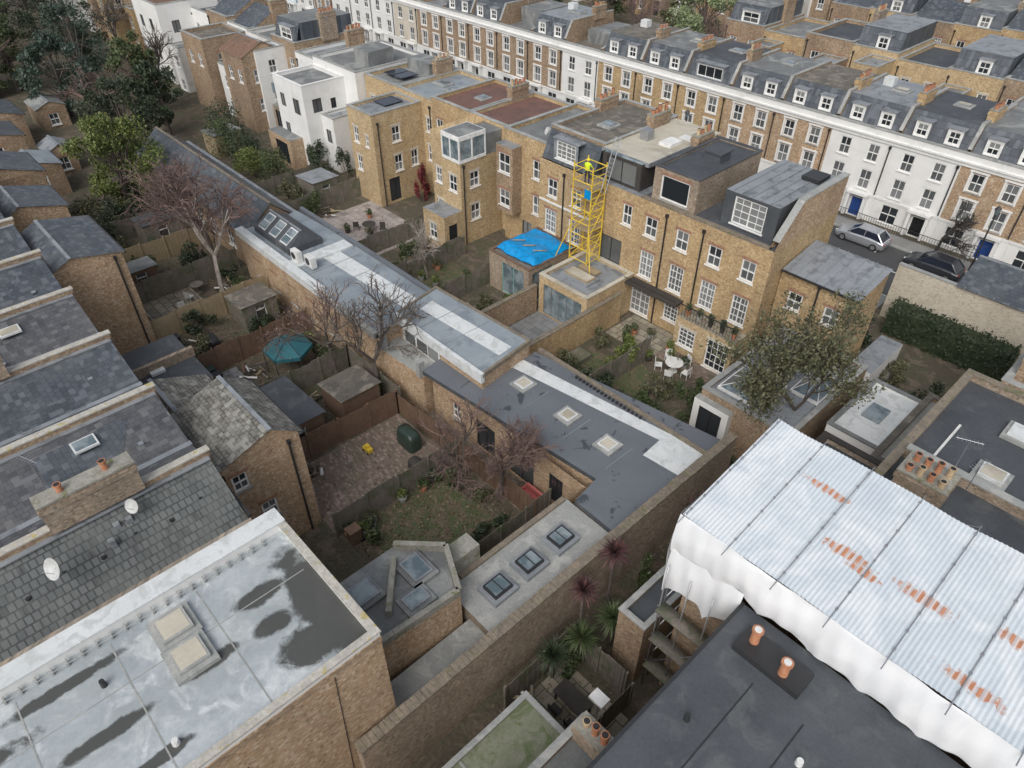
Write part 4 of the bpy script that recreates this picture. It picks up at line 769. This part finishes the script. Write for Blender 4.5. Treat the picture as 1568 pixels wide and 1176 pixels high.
def rearhouse(x0,x1,y,d,H,mat,out=True,roof=None):
    b=B('terraced_brick_house'); w=x1-x0; c1=x0+w*.27; c2=x0+w*.75
    roof=roof or random.choice(['mansard','flat','flat','gable','mansard'])
    ops=[(c,H-2.8-k*2.9,.95,1.5,random.choice('ssf')) for c in (c1,c2) for k in range(3) if H-2.8-k*2.9>0]
    b.block(mat,x0,x1-.01,y,y+d,0,H,{'-y':ops,'+x':[]},roof=random.choice(['felt_dark','felt_mid','lead']),par=.35,pt=.25)
    b.pipe(x0+.3,y-.08,0,H-.5)
    if roof=='mansard':
        b.quad('mansard','slate_x',(x0+.2,y+.3,H),(x1-.2,y+.3,H),(x1-.2,y+1.1,H+2.1),(x0+.2,y+1.1,H+2.1)); b.box('roof_storey','slate_y',x0+.2,x1-.2,y+1.1,y+d-.5,H,H+2.1); b.quad('roof_top',random.choice(['felt_dark','felt_mid','lead']),*[(p,q,H+2.12) for p,q in rect(x0+.2,x1-.2,y+1.1,y+d-.5)])
        dormer(b,(x0+x1)/2+.4,y+.35,H+.25,2.4 if random.random()<.5 else 1.3,1.4,1.2,'s')
    elif roof=='gable':
        b.quad('roof_slope','slate_x',(x0,y+.25,H),(x1,y+.25,H),(x1,y+d/2,H+1.9),(x0,y+d/2,H+1.9)); b.quad('roof_slope','slate_x',(x0,y+d,H),(x1,y+d,H),(x1,y+d/2,H+1.9),(x0,y+d/2,H+1.9))
        for xx in (x0+.01,x1-.02): b.quad('gable','brick_brown',(xx,y+.25,H),(xx,y+d,H),(xx,y+d/2,H+1.9))
    if out:
        ox=x0+.1 if random.random()<.6 else x1-w*.55; h2=H*random.uniform(.6,.98); dd=random.uniform(3,5); m2=mat if random.random()<.7 else 'render_white'
        b.block(m2,ox,ox+w*.52,y-dd,y-.01,0,h2,{'-y':[(ox+w*.26,h2-2.3-k*2.8,.95,1.4) for k in range(3) if h2-2.3-2.8*k>0],'+x':[(y-dd*.5,h2-2.3-k*2.8,.9,1.4) for k in range(3) if h2-2.3-2.8*k>0]},roof=random.choice(['felt_dark','felt_mid','lead','membrane_blue']),par=.2,pt=.2)
        if random.random()<.5: b.block('brick_old',ox+w*.55,min(x1-.1,ox+w*.95),y-dd*.8,y-.02,0,2.8,{'-y':[(ox+w*.75,.2,1.2,2.2,'K')]},roof='felt_mid') if ox==x0+.1 else None
    if random.random()<.65: b.chimney(x1-.1,y+d*.55,H,H+2.7,.6,2.0,5,random.choice(['brick_brown','brick_old']))
    if random.random()<.5: b.aerial(x0+.8,y+d*.5,H+1.8,1.4,random.random()*3)
    b.done()
def rowgen(x1,x0,y,d,H,mats,**k):
    x=x1
    while x>x0:
        w=random.uniform(4.9,5.6); rearhouse(x-w,x,y+random.uniform(-.15,.15),d,H+random.uniform(-.4,.4),random.choice(mats),**k); x-=w
rowgen(-70,-150,38.4,8,8.3,['brick_yellow','brick_brown','brick_gold','brick_orange','render_white'])
b=B('white_villa'); b.block('render_white',-69.9,-62.2,37.5,YF,0,8.8,{'-y':[(-68.5,5.8,.9,1.4),(-65,5.8,.9,1.4)]},roof='felt_mid',par=.3); 
b.block('render_white',-69.9,-64.4,32.8,37.49,0,8.0,{'-y':[(-68.6,5.5,.9,1.3,'k'),(-66,5.3,1.2,1.5,'k'),(-68.6,2.6,.9,1.3,'k')],'+x':[(34.2,5.6,1.0,1.3,'k'),(36,5.6,.6,1.0,'k'),(35.2,2.8,1.4,1.5,'k')]},roof='felt_mid',par=.3,pt=.2,cop='render_white')
b.block('render_white',-64.39,-62.3,34.4,37.49,0,5.2,{'-y':[(-63.4,2.8,.9,1.3,'k')]},roof='lead',par=.2)
b.block('brick_orange',-70.5,-66,31.4,32.79,0,3,{'-y':[(-68,.3,2.4,2.2,'K')]},roof='felt_mid'); b.box('balcony','glass_sky',-71,-69.92,33,36,6.2,7.2); b.box('roof_box','felt_mid',-66,-63.5,40,43,8.8,10.2); b.done()
b=B('white_rendered_house'); b.block('render_white',-109,-101,34,42,0,9,{'+x':[(36,6,1,1.4,'k'),(39,6,1,1.4,'k'),(36,3,1,1.4,'k')],'-y':[(-107,6,1,1.4,'k'),(-104,6,1,1.4,'k'),(-104,2.5,1,1.6,'k')]},roof='clay_tile',par=.4); b.done()
b=B('brick_house'); b.block('brick_brown',-92,-86.5,33,38.3,0,8,{'+x':[(35,5.2,.9,1.4),(35,2.2,.9,1.4)],'-y':[(-90.4,5.2,.9,1.4),(-88,5.2,.9,1.4)]},roof='felt_brown',par=.3); b.done()
b=B('brick_house'); b.block('brick_brown',-83,-78,33.5,38.3,0,8.0,{'+x':[(35,5.2,.9,1.4),(35,2.2,.9,1.4)],'-y':[(-81.4,5.2,.9,1.4),(-79.2,5.2,.9,1.4)]}); pitched(b,-83,-78,33.5,38.3,8.0,9.2,36,'clay_tile'); b.done()
rowgen(12,-46,83,9,8.3,['brick_yellow','brick_gold','brick_brown','brick_gold','brick_yellow'])
rowgen(-5,-46,100,9,8.6,['brick_yellow','brick_gold','brick_brown'],out=False)
rowgen(-48,-190,112,9,8.6,['brick_brown','brick_yellow','render_white'],out=True); rowgen(0,-190,132,9,8.6,['brick_brown','brick_yellow'],out=True); rowgen(0,-190,156,9,8.6,['brick_brown','render_white'],out=False)
rowgen(0,-220,184,9,8.6,['brick_brown'],out=False)
sheet('road','asphalt',rect(-260,60,122,127),.012)
for (x,y,w,d,h,rm) in ((-88,7,5,5,4,'felt_dark'),(-97,10,6,4,3.5,'slate_x'),(-80,9,4,4,3,'membrane_blue'),(-118,10,8,5,6,'clay_tile'),(-84,13,3,2.5,2.4,'lead'),(-99,16,4,3,2.4,'felt_mid')):
    b=B('garden_outbuilding'); b.block('brick_brown',x,x+w,y,y+d,0,h,{'+x':[(y+d/2,h-2.0,1,1.3)]}); pitched(b,x,x+w,y,y+d,h,h+.6,y+d/2,rm); b.done()
# ================================================================== GARDENS (left of mews)
sheet('patio','paver_brick',rect(-28.9,-23.5,9.3,17.2),.02); sheet('lawn','grass',blob(-20.3,13.4,2.8,3.2),.015); sheet('path','paver_brick',rect(-27.6,-15.2,17.4,19),.018); sheet('patio','paver_buff',rect(-52,-47,10,14),.02); sheet('patio','paver_grey',rect(-40.2,-36,9.2,12),.02)
fence('wooden_fence',-29.3,9.3,-28.9,17.3,1.8,'wood_brown'); fence('wooden_fence',-23.3,9.3,-23.2,17.3,1.7,'wood_grey'); fence('wooden_fence',-16.9,11.5,-17.0,18.6,1.6,'wood_grey'); fence('wooden_fence',-28.9,17.3,-17,17.5,1.6,'wood_brown')
fence('wooden_fence',-35.0,9.2,-34.8,17.6,1.8,'wood_grey'); fence('wooden_fence',-40.5,9.2,-40.5,17.9,1.8,'wood_brown'); fence('wooden_fence',-46.3,9.2,-46.5,17.9,1.9,'wood_new'); fence('wooden_fence',-57.6,9,-57.6,18.6,1.8,'wood_new'); fence('wooden_fence',-63,9,-63,18.5,1.8,'wood_grey'); fence('wooden_fence',-52,9,-52,18.2,1.8,'wood_grey'); fence('wooden_fence',-34.8,17.6,-29,17.6,1.8,'wood_grey')
def shed(x0,x1,y0,y1,h,mat,roof):
    b=B('garden_shed'); b.block(mat,x0,x1,y0,y1,0,h,{'+x':[((y0+y1)/2,.1,.8,1.8,'d','wood_dark')]}); b.quad('roof',roof,(x0-.15,y0-.15,h+.02),(x1+.15,y0-.15,h+.25),(x1+.15,y1+.15,h+.25),(x0-.15,y1+.15,h+.02)); b.quad('walls',mat,(x1,y0,h),(x1,y1,h),(x1,y1,h+.22),(x1,y0,h+.22)); b.done()
shed(-34.3,-29.8,9.6,12.8,2.1,'wood_brown','felt_dark'); shed(-32.5,-30,14.2,16.8,1.9,'wood_brown','felt_brown'); shed(-45.5,-43,14.4,17,2.0,'wood_grey','felt_brown'); shed(-62,-59.5,14,17,2.1,'wood_grey','felt_dark'); shed(-55,-53,10,12.4,2,'wood_brown','felt_mid')
shed(-60,-57,28.5,31,2.2,'wood_grey','lead'); shed(-77,-74,27,30,2.2,'wood_new','felt_mid')
def covered(name,x,y,lx,ly,h,mat):
    b=B(name); n=12; v=[];f=[]
    for j,(k,z) in enumerate(((1.0,0),(1.02,.25*h),(.97,.7*h),(.85,.93*h),(.5,h),(.02,h*1.02))):
        for i in range(n*2):
            t=math.pi*i/n; c,s_=math.cos(t),math.sin(t); sx=math.copysign(abs(c)**.45,c); sy=math.copysign(abs(s_)**.45,s_)
            v.append((x+lx/2*k*sx*(1+random.uniform(-.03,.03)),y+ly/2*k*sy*(1+random.uniform(-.03,.03)),z+random.uniform(-.02,.02)+.02))
    for j in range(5):
        for i in range(2*n): f.append([j*2*n+i,j*2*n+(i+1)%(2*n),(j+1)*2*n+(i+1)%(2*n),(j+1)*2*n+i])
    b.faces('cover',mat,v,f); b.done(smooth=True)
covered('covered_barbecue',-26.2,16.1,1.6,.9,1.2,'plastic_green'); covered('covered_bench',-24.3,15.2,1.0,.7,.7,'wood_dark'); covered('covered_barbecue',-43,11.8,1.4,.8,1.1,'black_metal')
b=B('garden_gazebo'); gx,gy,gr=-37.3,14.7,1.6
for k in range(6):
    a0,a1=k*math.pi/3,(k+1)*math.pi/3; p=(gx+gr*math.cos(a0),gy+gr*math.sin(a0)); q=(gx+gr*math.cos(a1),gy+gr*math.sin(a1))
    b.quad('canopy','teal_cover',(p[0],p[1],1.9),(q[0],q[1],1.9),(gx,gy,2.5)); b.quad('valance','teal_cover',(p[0],p[1],1.9),(q[0],q[1],1.9),(q[0],q[1],1.65),(p[0],p[1],1.65)); b.beam('posts','black_metal',(p[0],p[1],0),(p[0],p[1],1.9),.03)
    b.beam('ribs','black_metal',(p[0],p[1],1.92),(gx,gy,2.53),.02)
b.done()
def boxes(name,parts):
    b=B(name)
    for p in parts: b.box(*p)
    b.done()
boxes('toy_car',[('body','yellow_paint',-27.7,-27.1,13.8,14.15,.1,.35),('cab','yellow_paint',-27.55,-27.3,13.85,14.1,.35,.5)]+[('wheels','tyre',x,x+.1,y,y+.05,.02,.14) for x in (-27.65,-27.25) for y in (13.76,14.14)])
boxes('garden_sofa',[('seat','pink_cloth',-18.7,-17.3,18.0,18.5,.2,.45),('back','pink_cloth',-18.7,-17.3,18.5,18.65,.2,.85),('arm_1','pink_cloth',-18.85,-18.7,18.0,18.65,.2,.6),('arm_2','pink_cloth',-17.3,-17.15,18.0,18.65,.2,.6),('legs','wood_dark',-18.6,-17.4,18.1,18.5,.02,.2)])
for cx,cy in ((-44,10.6),(-38.4,12.4),(-33.6,13.6),(-49.5,16),(-27.8,10.6),(-55,28.5),(-43,31.5),(-34,27.4),(-10.2,10.4)):   # stacked timber and offcuts
    b=B('stacked_timber')
    for k in range(12):
        a=random.uniform(0,3.1); L=random.uniform(.4,1.3); px,py=cx+random.uniform(-.7,.7),cy+random.uniform(-.6,.6); z=.06+.05*k
        b.beam('boards',random.choice(['wood_grey','wood_new','wood_dark','plastic_white','wood_brown','tarp_blue' if k==3 else 'wood_grey']),(px-L*math.cos(a)/2,py-L*math.sin(a)/2,z),(px+L*math.cos(a)/2,py+L*math.sin(a)/2,z+.03),random.uniform(.04,.09))
    b.done()
def bin_(x,y,mat='plastic_green'):
    b=B('wheelie_bin'); b.prism('body',mat,rect(x-.26,x+.26,y-.3,y+.3),.1,.95); b.box('lid',mat,x-.3,x+.3,y-.36,y+.33,.95,1.04); b.beam('wheels','tyre',(x-.3,y+.28,.12),(x+.3,y+.28,.12),.12,.12,10); b.done()
for x,y in ((-22.4,9.8),(-39.8,10.2),(-39,10.3),(-17.6,10.9),(-28.2,9.9),(-44.8,10)): bin_(x,y,random.choice(['plastic_green','black_metal','wood_brown']))
def chair(x,y,a,mat='plastic_white'):
    b=B('garden_chair'); c,s_=math.cos(a),math.sin(a); T=lambda u,v,z:(x+u*c-v*s_,y+u*s_+v*c,z)
    def bx(u0,u1,v0,v1,z0,z1):
        q=[T(u,v,z) for z in (z0,z1) for u,v in ((u0,v0),(u1,v0),(u1,v1),(u0,v1))]; b.faces('frame',mat,q,[[0,3,2,1],[4,5,6,7],[0,1,5,4],[1,2,6,5],[2,3,7,6],[3,0,4,7]])
    bx(-.24,.24,-.24,.24,.4,.45); bx(-.24,.24,-.26,-.22,.45,.9)
    for u in (-.22,.22):
        for v in (-.22,.22): b.beam('legs',mat,T(u,v,.02),T(u,v,.4),.025)
    b.done()
def table(x,y,r,mat='plastic_white'):
    b=B('round_garden_table'); b.cyl('top',mat,x,y,.7,.74,r,r,20); b.cyl('stem',mat,x,y,.05,.7,.05,.05,8); b.cyl('foot',mat,x,y,.02,.06,.3,.25,12); b.done()
table(-19.8,33.2,.6)
for k in range(5): t=k*1.256; chair(-19.8+1.0*math.cos(t),33.2+1.0*math.sin(t),t+math.pi/2)
table(-50.8,14.2,.5,'wood_grey'); chair(-50,13.2,.5,'plastic_white'); chair(-49.2,12.2,1.5,'plastic_white'); table(-50,29.5,.6,'wood_dark'); chair(-51,28.8,1,'wood_dark'); chair(-49,30.2,4,'wood_dark'); chair(-48.6,28.6,2,'wood_dark')
boxes('garden_planter',[('bed','wood_grey',-34.9,-33.2,26,27,0,.4)]); boxes('garden_planter',[('bed','wood_grey',-25.6,-24.4,28.6,30.2,0,.4)]); boxes('garden_bench',[('seat','wood_grey',-45.8,-44.2,31,31.5,.4,.45),('back','wood_grey',-45.8,-44.2,31.5,31.55,.45,.9),('leg_1','wood_grey',-45.7,-45.6,31,31.5,0,.4),('leg_2','wood_grey',-44.4,-44.3,31,31.5,0,.4)])
def pot(x,y,mat='leaf_green',r=.25,z=0):
    b=B('potted_plant',(x,y,z)); b.cyl('pot',random.choice(['terracotta','concrete','wood_dark']),x,y,z,z+.38,r*.7,r,10); e=b.done(); add_leaves(e,(x,y,z),leafmesh([(x,y,z+.65)],[(r*1.3,r*1.3,.35)],120,.09),mat)
for k in range(40):
    gx,gy=random.choice([(random.uniform(-23,-22.2),random.uniform(9.5,16.8)),(random.uniform(-25.6,-17),random.uniform(27.5,35)),(random.uniform(-45,-35.5),random.uniform(9.5,17.3)),(random.uniform(-53,-32),random.uniform(25.5,32))])
    pot(gx,gy,random.choice(['leaf_green','leaf_bright','leaf_olive','leaf_dark']))
for x,y in ((-52.3,37.4),(-51.4,36.4)): shrub('climbing_plant',x,y,0,.9,.7,3.4,'leaf_red',900,.1)
for i in range(5): pot(-20.9+i*.9,35.6,random.choice(['leaf_green','leaf_dark']),.18,2.82)
SH=[(-24.6,28.2,1.4,1.1,1.6,'leaf_olive'),(-22.8,27.2,1.7,1.3,1.9,'leaf_dark'),(-20.6,27.6,1.6,1.2,2.0,'leaf_dark'),(-18.4,28.4,1.6,1.4,2.2,'leaf_green'),(-16.8,30.2,1.2,1.4,2.0,'leaf_green'),(-22.4,31,1.2,1.2,2.4,'leaf_bright'),(-24.8,31.4,.9,1.1,1.5,'leaf_olive'),(-17.2,32.8,.9,.9,1.5,'leaf_green'),(-23.6,33,.6,.6,1.2,'leaf_bright'),(-19,30.8,1.1,1,1.4,'leaf_olive'),
(-33.8,28.6,1.2,1,1.3,'leaf_olive'),(-32.6,30.2,.7,.7,1.2,'leaf_bright'),(-35,26.4,1.2,.9,1.3,'leaf_green'),(-42,27.5,1,1.2,1.6,'leaf_olive'),(-44,29.6,1,1.4,1.8,'leaf_green'),(-56,27.4,1.4,1.4,2.4,'leaf_green'),(-58.5,27,1.6,1.6,2.8,'leaf_olive'),
(-64,28.5,2.4,2,3.6,'leaf_green'),(-67,27.6,2.4,2.2,3.4,'leaf_bright'),(-70,28.6,2.6,2.2,3.8,'leaf_dark'),(-74,28,2.6,2.2,4,'leaf_green'),(-62,32,1.6,1.4,3.5,'leaf_dark'),(-60.5,34,1.2,1,3,'leaf_dark'),(-78,30,2.6,2.4,4.4,'leaf_dark'),
(-22.2,16,1.0,1,1.0,'leaf_green'),(-20,16.4,1.0,.6,.6,'leaf_olive'),(-18.6,11.2,1.2,1.2,1.2,'leaf_dark'),(-22,10.6,1,1,1.1,'leaf_green'),(-17.8,15,.7,1.8,1.4,'leaf_dark'),(-36,16.5,1.6,1,1.6,'leaf_green'),(-39.2,16.4,1,1,1.4,'leaf_bright'),(-42.5,15.6,1.2,1.4,2,'leaf_dark'),(-45.5,12,1,1.4,1.8,'leaf_dark'),(-48,16.6,1.2,1,1.8,'leaf_green'),(-50.5,16.8,1.3,1,1.4,'leaf_dark'),(-54.5,15.5,1.5,1.6,2.2,'leaf_dark'),(-56,12,1.3,1.5,2,'leaf_green'),(-60,11.5,1.4,1.4,2,'leaf_olive'),(-61.5,12,1.4,1.4,2.4,'leaf_dark'),(-65,14,2.2,2.2,3,'leaf_dark'),(-68,16,2,1.8,3,'leaf_green'),(-68,12,1.6,2,2.4,'leaf_olive'),(-31,16.9,.8,.8,1.3,'leaf_green'),(-41.6,10.6,1,1,2.2,'leaf_olive'),
(-10.2,18.8,.9,1.3,2.2,'leaf_green'),(-9.9,21.2,1,1.4,2.6,'leaf_olive'),(-10.2,12.8,.9,1.2,1.9,'leaf_green'),(-9.4,16.2,.8,1.2,1.6,'leaf_dark'),(-10,24.2,1,1.5,2.4,'leaf_dark'),(-9.5,27.5,1.3,1.4,2.2,'leaf_olive'),(-12.6,27.8,1.2,.7,1.8,'leaf_dark'),(-9.2,41.5,1.4,1.6,2.4,'leaf_olive'),(-6.6,41,1.6,1.6,2.2,'leaf_dark'),(-11,44.2,1.2,.8,2,'leaf_green'),(-13,45,1.2,1.4,2.4,'leaf_dark')]
for s in SH: shrub('garden_shrub',s[0],s[1],0,s[2],s[3],s[4],s[5],int(350+420*s[2]*s[3]),.1)
shrub('ivy',-64.1,33.2,0,.5,1.6,5.0,'leaf_dark',1300,.1); shrub('ivy',-47.5,25.4,0,1.4,.5,1.9,'leaf_dark',700,.1)
def palm(x,y,z0,h,mat,L=.9,n=150):
    b=B('cordyline_palm',(x,y,0)); b.beam('trunk','bark',(x,y,0),(x,y,h),.09,.07,7); v=[];f=[]
    for i in range(n):
        t=random.uniform(0,6.28); e=random.uniform(-.5,1.4); l=L*random.uniform(.7,1.1); d=Vector((math.cos(t)*math.cos(e),math.sin(t)*math.cos(e),math.sin(e))); s_=Vector((-math.sin(t),math.cos(t),0))*.03
        p=Vector((x,y,h)); m_=p+d*l*.55; q=p+d*l-Vector((0,0,.18*l*math.cos(e))); o=len(v); v+=[p-s_*.5,p+s_*.5,m_+s_,m_-s_,q]; f+=[[o,o+1,o+2,o+3],[o+3,o+2,o+4]]
    b.faces('leaves',mat,v,f); b.done()
palm(-10.9,16.3,0,4.4,'leaf_maroon'); palm(-10.6,14.0,0,4.2,'leaf_maroon',.8); palm(-9.9,13.3,0,2.2,'leaf_green',1.0); palm(-10.3,12.0,0,1.8,'leaf_dark',1.0); palm(-9.6,15.0,0,2.2,'leaf_green',1.0)
# ================================================================== TREES
tree('bare_birch_tree',-48.3,15.2,0,13.5,.95,'bark_pale','bark_red',levels=6,seed=3,trunk=.2,weep=1.1,fork=.27,kids=3)
tree('bare_tree',-52.5,16.5,0,12,.9,'bark','bark_red',levels=6,seed=8,trunk=.18,weep=.9,fork=.27)
tree('bare_tree',-31.0,17.3,0,10.5,1.15,'bark','bark',levels=5,seed=11,trunk=.17,fork=.26,leafmat='leaf_litter',nleaf=140,leafsize=.08,rmin=.01)
tree('bare_tree',-34.2,16.2,0,9,1.1,'bark','bark_red',levels=5,seed=21,trunk=.12,fork=.3,leafmat='leaf_litter',nleaf=300,leafsize=.08,rmin=.01)
tree('bare_tree',-19.4,17.0,0,8.6,1.0,'bark','bark_red',levels=6,seed=5,trunk=.15,fork=.24,rmin=.008)
tree('bare_tree',-21.4,16.0,0,7.4,1.05,'bark','bark_red',levels=5,seed=15,trunk=.12,fork=.26,rmin=.011)
tree('bare_silver_birch_tree',-40.4,28.4,0,6.6,.85,'bark_pale','bark_pale',levels=5,seed=9,trunk=.09,fork=.25,rmin=.011)
tree('garden_tree',-10.9,31.6,0,10.4,.8,'bark','bark',levels=5,seed=33,trunk=.13,fork=.32,leafmat='leaf_olive',nleaf=10500,leafsize=.1,lr=.5)
tree('bare_street_tree',-14.2,61.2,.1,6,1.2,'wood_dark','wood_dark',levels=5,seed=41,trunk=.15,fork=.3,rmin=.015)
for x,s in ((-62,42),(-55,43),(-80,44)): tree('bare_street_tree',x,50.4,.1,8,1.0,'bark','bark',levels=5,seed=s,trunk=.16,fork=.3,rmin=.015)
tree('bare_tree',-50,78,0,11,.9,'bark_pale','bark_red',levels=5,seed=45,trunk=.16,fork=.3,rmin=.018); tree('bare_tree',-84,79,0,11,1,'bark','bark',levels=5,seed=46,trunk=.2,fork=.3,rmin=.018); tree('bare_tree',-66,84,0,12,1,'bark','bark_red',levels=5,seed=48,trunk=.2,fork=.3,rmin=.018)
tree('bare_tree',-10.4,22.6,0,4,1,'bark','bark_red',levels=4,seed=47,trunk=.07,fork=.3)
leafy('evergreen_tree',-67.5,15.6,0,9.0,4.3,'leaf_bright',11000,.13,.12,1); leafy('evergreen_tree',-78,20,0,9,3.8,'leaf_dark',6000,.16,.12,2)
leafy('tree',-57.5,88,0,12.5,5.2,'leaf_lime',9000,.2,.15,3)
for i,(x,y,h,r,mt) in enumerate([(-92,27,9,3.6,'leaf_green'),(-98,20,9,4,'leaf_blue'),(-107,25,10,4.5,'leaf_blue'),(-118,28,12,5,'leaf_dark'),(-112,18,11,4.5,'leaf_green'),(-128,22,13,5.5,'leaf_dark'),(-140,28,14,6,'leaf_dark'),(-150,18,14,6,'leaf_dark'),(-125,10,12,5,'leaf_dark'),(-135,14,12,5,'leaf_green'),(-165,30,15,7,'leaf_dark'),(-175,20,15,7,'leaf_dark'),(-84,26,8,3,'leaf_dark'),(-160,8,14,6,'leaf_dark'),(-90,84,9,3.5,'leaf_dark'),(-76,79,8,3,'leaf_green'),(-38,76.5,5,2,'leaf_dark'),(-105,98,11,4,'leaf_dark'),(-82,99,10,4,'leaf_green'),(-115,84,9,3.5,'leaf_dark'),(-128,100,12,5,'leaf_dark'),(-68,98,9,4,'leaf_olive'),(-95,92,9,4,'leaf_olive')]):
    leafy('evergreen_tree',x,y,0,h,r,mt,5000,.18,.12,i+10)
for i,(x,y,h) in enumerate([(-87,20,10),(-95,30,11),(-103,14,11),(-115,33,12),(-122,16,12),(-133,30,13),(-145,24,13),(-78,90,11),(-100,86,11)]):
    tree('bare_tree',x,y,0,h,1,'bark_red' if i%2==0 else 'bark','bark_red' if i%2==0 else 'bark',levels=5,seed=60+i,trunk=.2,fork=.28,rmin=.018)
P=[]
for (x0,x1,y0,y1,n) in ((-23,-17.2,9.5,17,3600),(-29,-23.5,9.5,17,450),(-46,-35,9.3,17.5,1800),(-33,-29.5,13,17.5,800),(-26,-17,25.5,34,1600),(-11.3,-8,9,29,1200),(-57,-47,9.5,18,1000),(-62,-32,25,32,1000),(-70,-57,9.5,18,800),(-27,-16,17.4,19,300)):
    P.append(np.stack([rng.uniform(x0,x1,n),rng.uniform(y0,y1,n),np.full(n,.05)],1))
P=np.concatenate(P); e=bpy.data.objects.new('fallen_leaves',None); SC.collection.objects.link(e); add_leaves(e,(0,0,0),leafmesh(P,np.full((len(P),3),.02),len(P),.075),'leaf_litter')
# ================================================================== VEHICLES & STREET FURNITURE
def car(x,y,a,mat,L=4.3):
    b=B('parked_car',(x,y,.012)); c,s_=math.cos(a),math.sin(a); T=lambda u,v,z:(x+u*c-v*s_,y+u*s_+v*c,z+.012)
    st=[(-2.15,.35,.62,.70),(-2.05,.25,.85,.84),(-1.6,.22,.93,.88),(-.9,.2,.96,.9),(.2,.2,.95,.9),(1.0,.2,.92,.9),(1.7,.22,.82,.86),(2.08,.27,.66,.78),(2.15,.38,.55,.66)]
    v=[];f=[]
    for (u,zb_,zt_,hw) in st:
        for w,z in ((-hw*.93,zb_),(-hw,zb_+.22),(-hw*.99,zt_-.12),(-hw*.86,zt_),(hw*.86,zt_),(hw*.99,zt_-.12),(hw,zb_+.22),(hw*.93,zb_)): v.append(T(u,w,z))
    for i in range(len(st)-1):
        for k in range(8): f.append([i*8+k,i*8+(k+1)%8,(i+1)*8+(k+1)%8,(i+1)*8+k])
    f+=[list(range(8)),list(range((len(st)-1)*8,len(st)*8))]; b.faces('body',mat,v,f)
    lo=[(-1.95,.9),(1.15,.93)]; hi=[(-1.35,1.44),(.35,1.47)]
    g=[T(lo[0][0],-.8,.86),T(lo[1][0],-.8,.92),T(lo[1][0],.8,.92),T(lo[0][0],.8,.86),T(hi[0][0],-.62,1.44),T(hi[1][0],-.62,1.46),T(hi[1][0],.62,1.46),T(hi[0][0],.62,1.44)]
    b.faces('windows','solar',g,[[0,1,5,4],[1,2,6,5],[2,3,7,6],[3,0,4,7]])
    rf=[T(hi[0][0]-.08,-.64,1.42),T(hi[1][0]+.06,-.64,1.45),T(hi[1][0]+.06,.64,1.45),T(hi[0][0]-.08,.64,1.42),T(hi[0][0]+.1,-.5,1.5),T(hi[1][0]-.1,-.5,1.52),T(hi[1][0]-.1,.5,1.52),T(hi[0][0]+.1,.5,1.5)]
    b.faces('roof',mat,rf,[[0,1,5,4],[1,2,6,5],[2,3,7,6],[3,0,4,7],[4,5,6,7]])
    for sgn in (-1,1):
        b.beam('pillars',mat,T(lo[1][0],sgn*.8,.92),T(hi[1][0],sgn*.63,1.46),.045); b.beam('pillars',mat,T(lo[0][0],sgn*.8,.88),T(hi[0][0],sgn*.63,1.45),.06); b.beam('pillars',mat,T(-.35,sgn*.81,.92),T(-.35,sgn*.635,1.45),.04)
        for u in (-1.35,1.35): b.beam('wheels','tyre',T(u,sgn*.9,.31),T(u,sgn*.68,.31),.31,.31,16); b.beam('hubs','steel',T(u,sgn*.915,.31),T(u,sgn*.9,.31),.19,.19,12)
        b.beam('mirrors',mat,T(.85,sgn*.85,.98),T(.85,sgn*1.0,1.0),.07,.06,6)
        b.beam('headlights','plastic_white',T(2.05,sgn*.6,.62),T(2.14,sgn*.58,.6),.1,.08,8); b.beam('tail_lights','lamp_red',T(-2.02,sgn*.68,.75),T(-2.12,sgn*.66,.72),.09,.08,6)
    b.done()
car(-19.6,59.3,math.pi,'car_silver'); car(-13.4,58.8,math.pi,'car_dark'); car(-32,53.6,0,'car_dark'); car(-45,59.3,math.pi,'car_silver'); car(-60,53.6,0,'car_silver'); car(-72,59.3,0,'car_dark')
def lamp(x,y):
    b=B('street_lamp'); b.beam('post','black_metal',(x,y,.1),(x,y,5),.08,.05,8); b.beam('collar','black_metal',(x,y,.1),(x,y,1.1),.13,.1,8)
    b.beam('lantern','glass_sky',(x,y,5.05),(x,y,5.5),.13,.22,6); b.beam('lantern_cap','black_metal',(x,y,5.5),(x,y,5.75),.26,.04,6); b.done()
lamp(-11.3,60.9); lamp(-40,60.9); lamp(-24,51.9)
# ================================================================== CAMERA, LIGHT
w=bpy.data.worlds.new("World"); SC.world=w; w.use_nodes=True; nt=w.node_tree; bg=nt.nodes["Background"]
sk=N(nt,"ShaderNodeTexSky",sky_type='NISHITA'); sk.sun_disc=False; sk.sun_elevation=math.radians(45); sk.sun_rotation=math.radians(155)
sk.dust_density=4; sk.air_density=1
hs=N(nt,"ShaderNodeHueSaturation"); hs.inputs["Saturation"].default_value=.42; nt.links.new(sk.outputs[0],hs.inputs["Color"]); nt.links.new(hs.outputs[0],bg.inputs[0]); bg.inputs[1].default_value=.15
sd=bpy.data.lights.new("sun","SUN"); sd.energy=1.15; sd.angle=math.radians(45); sd.color=(1,.985,.96)
so=bpy.data.objects.new("sun",sd); so.rotation_euler=(math.radians(45),0,math.radians(25)); SC.collection.objects.link(so)
cd=bpy.data.cameras.new("camera"); cd.sensor_width=36; cd.lens=36*1090/1568; cd.clip_end=3000; cd.clip_start=.5
co=bpy.data.objects.new("camera",cd); co.location=(0,0,30); co.rotation_euler=(math.radians(50),0,math.radians(47)); SC.collection.objects.link(co); SC.camera=co
SC.view_settings.view_transform='Standard'; SC.view_settings.look='None'; SC.view_settings.exposure=0
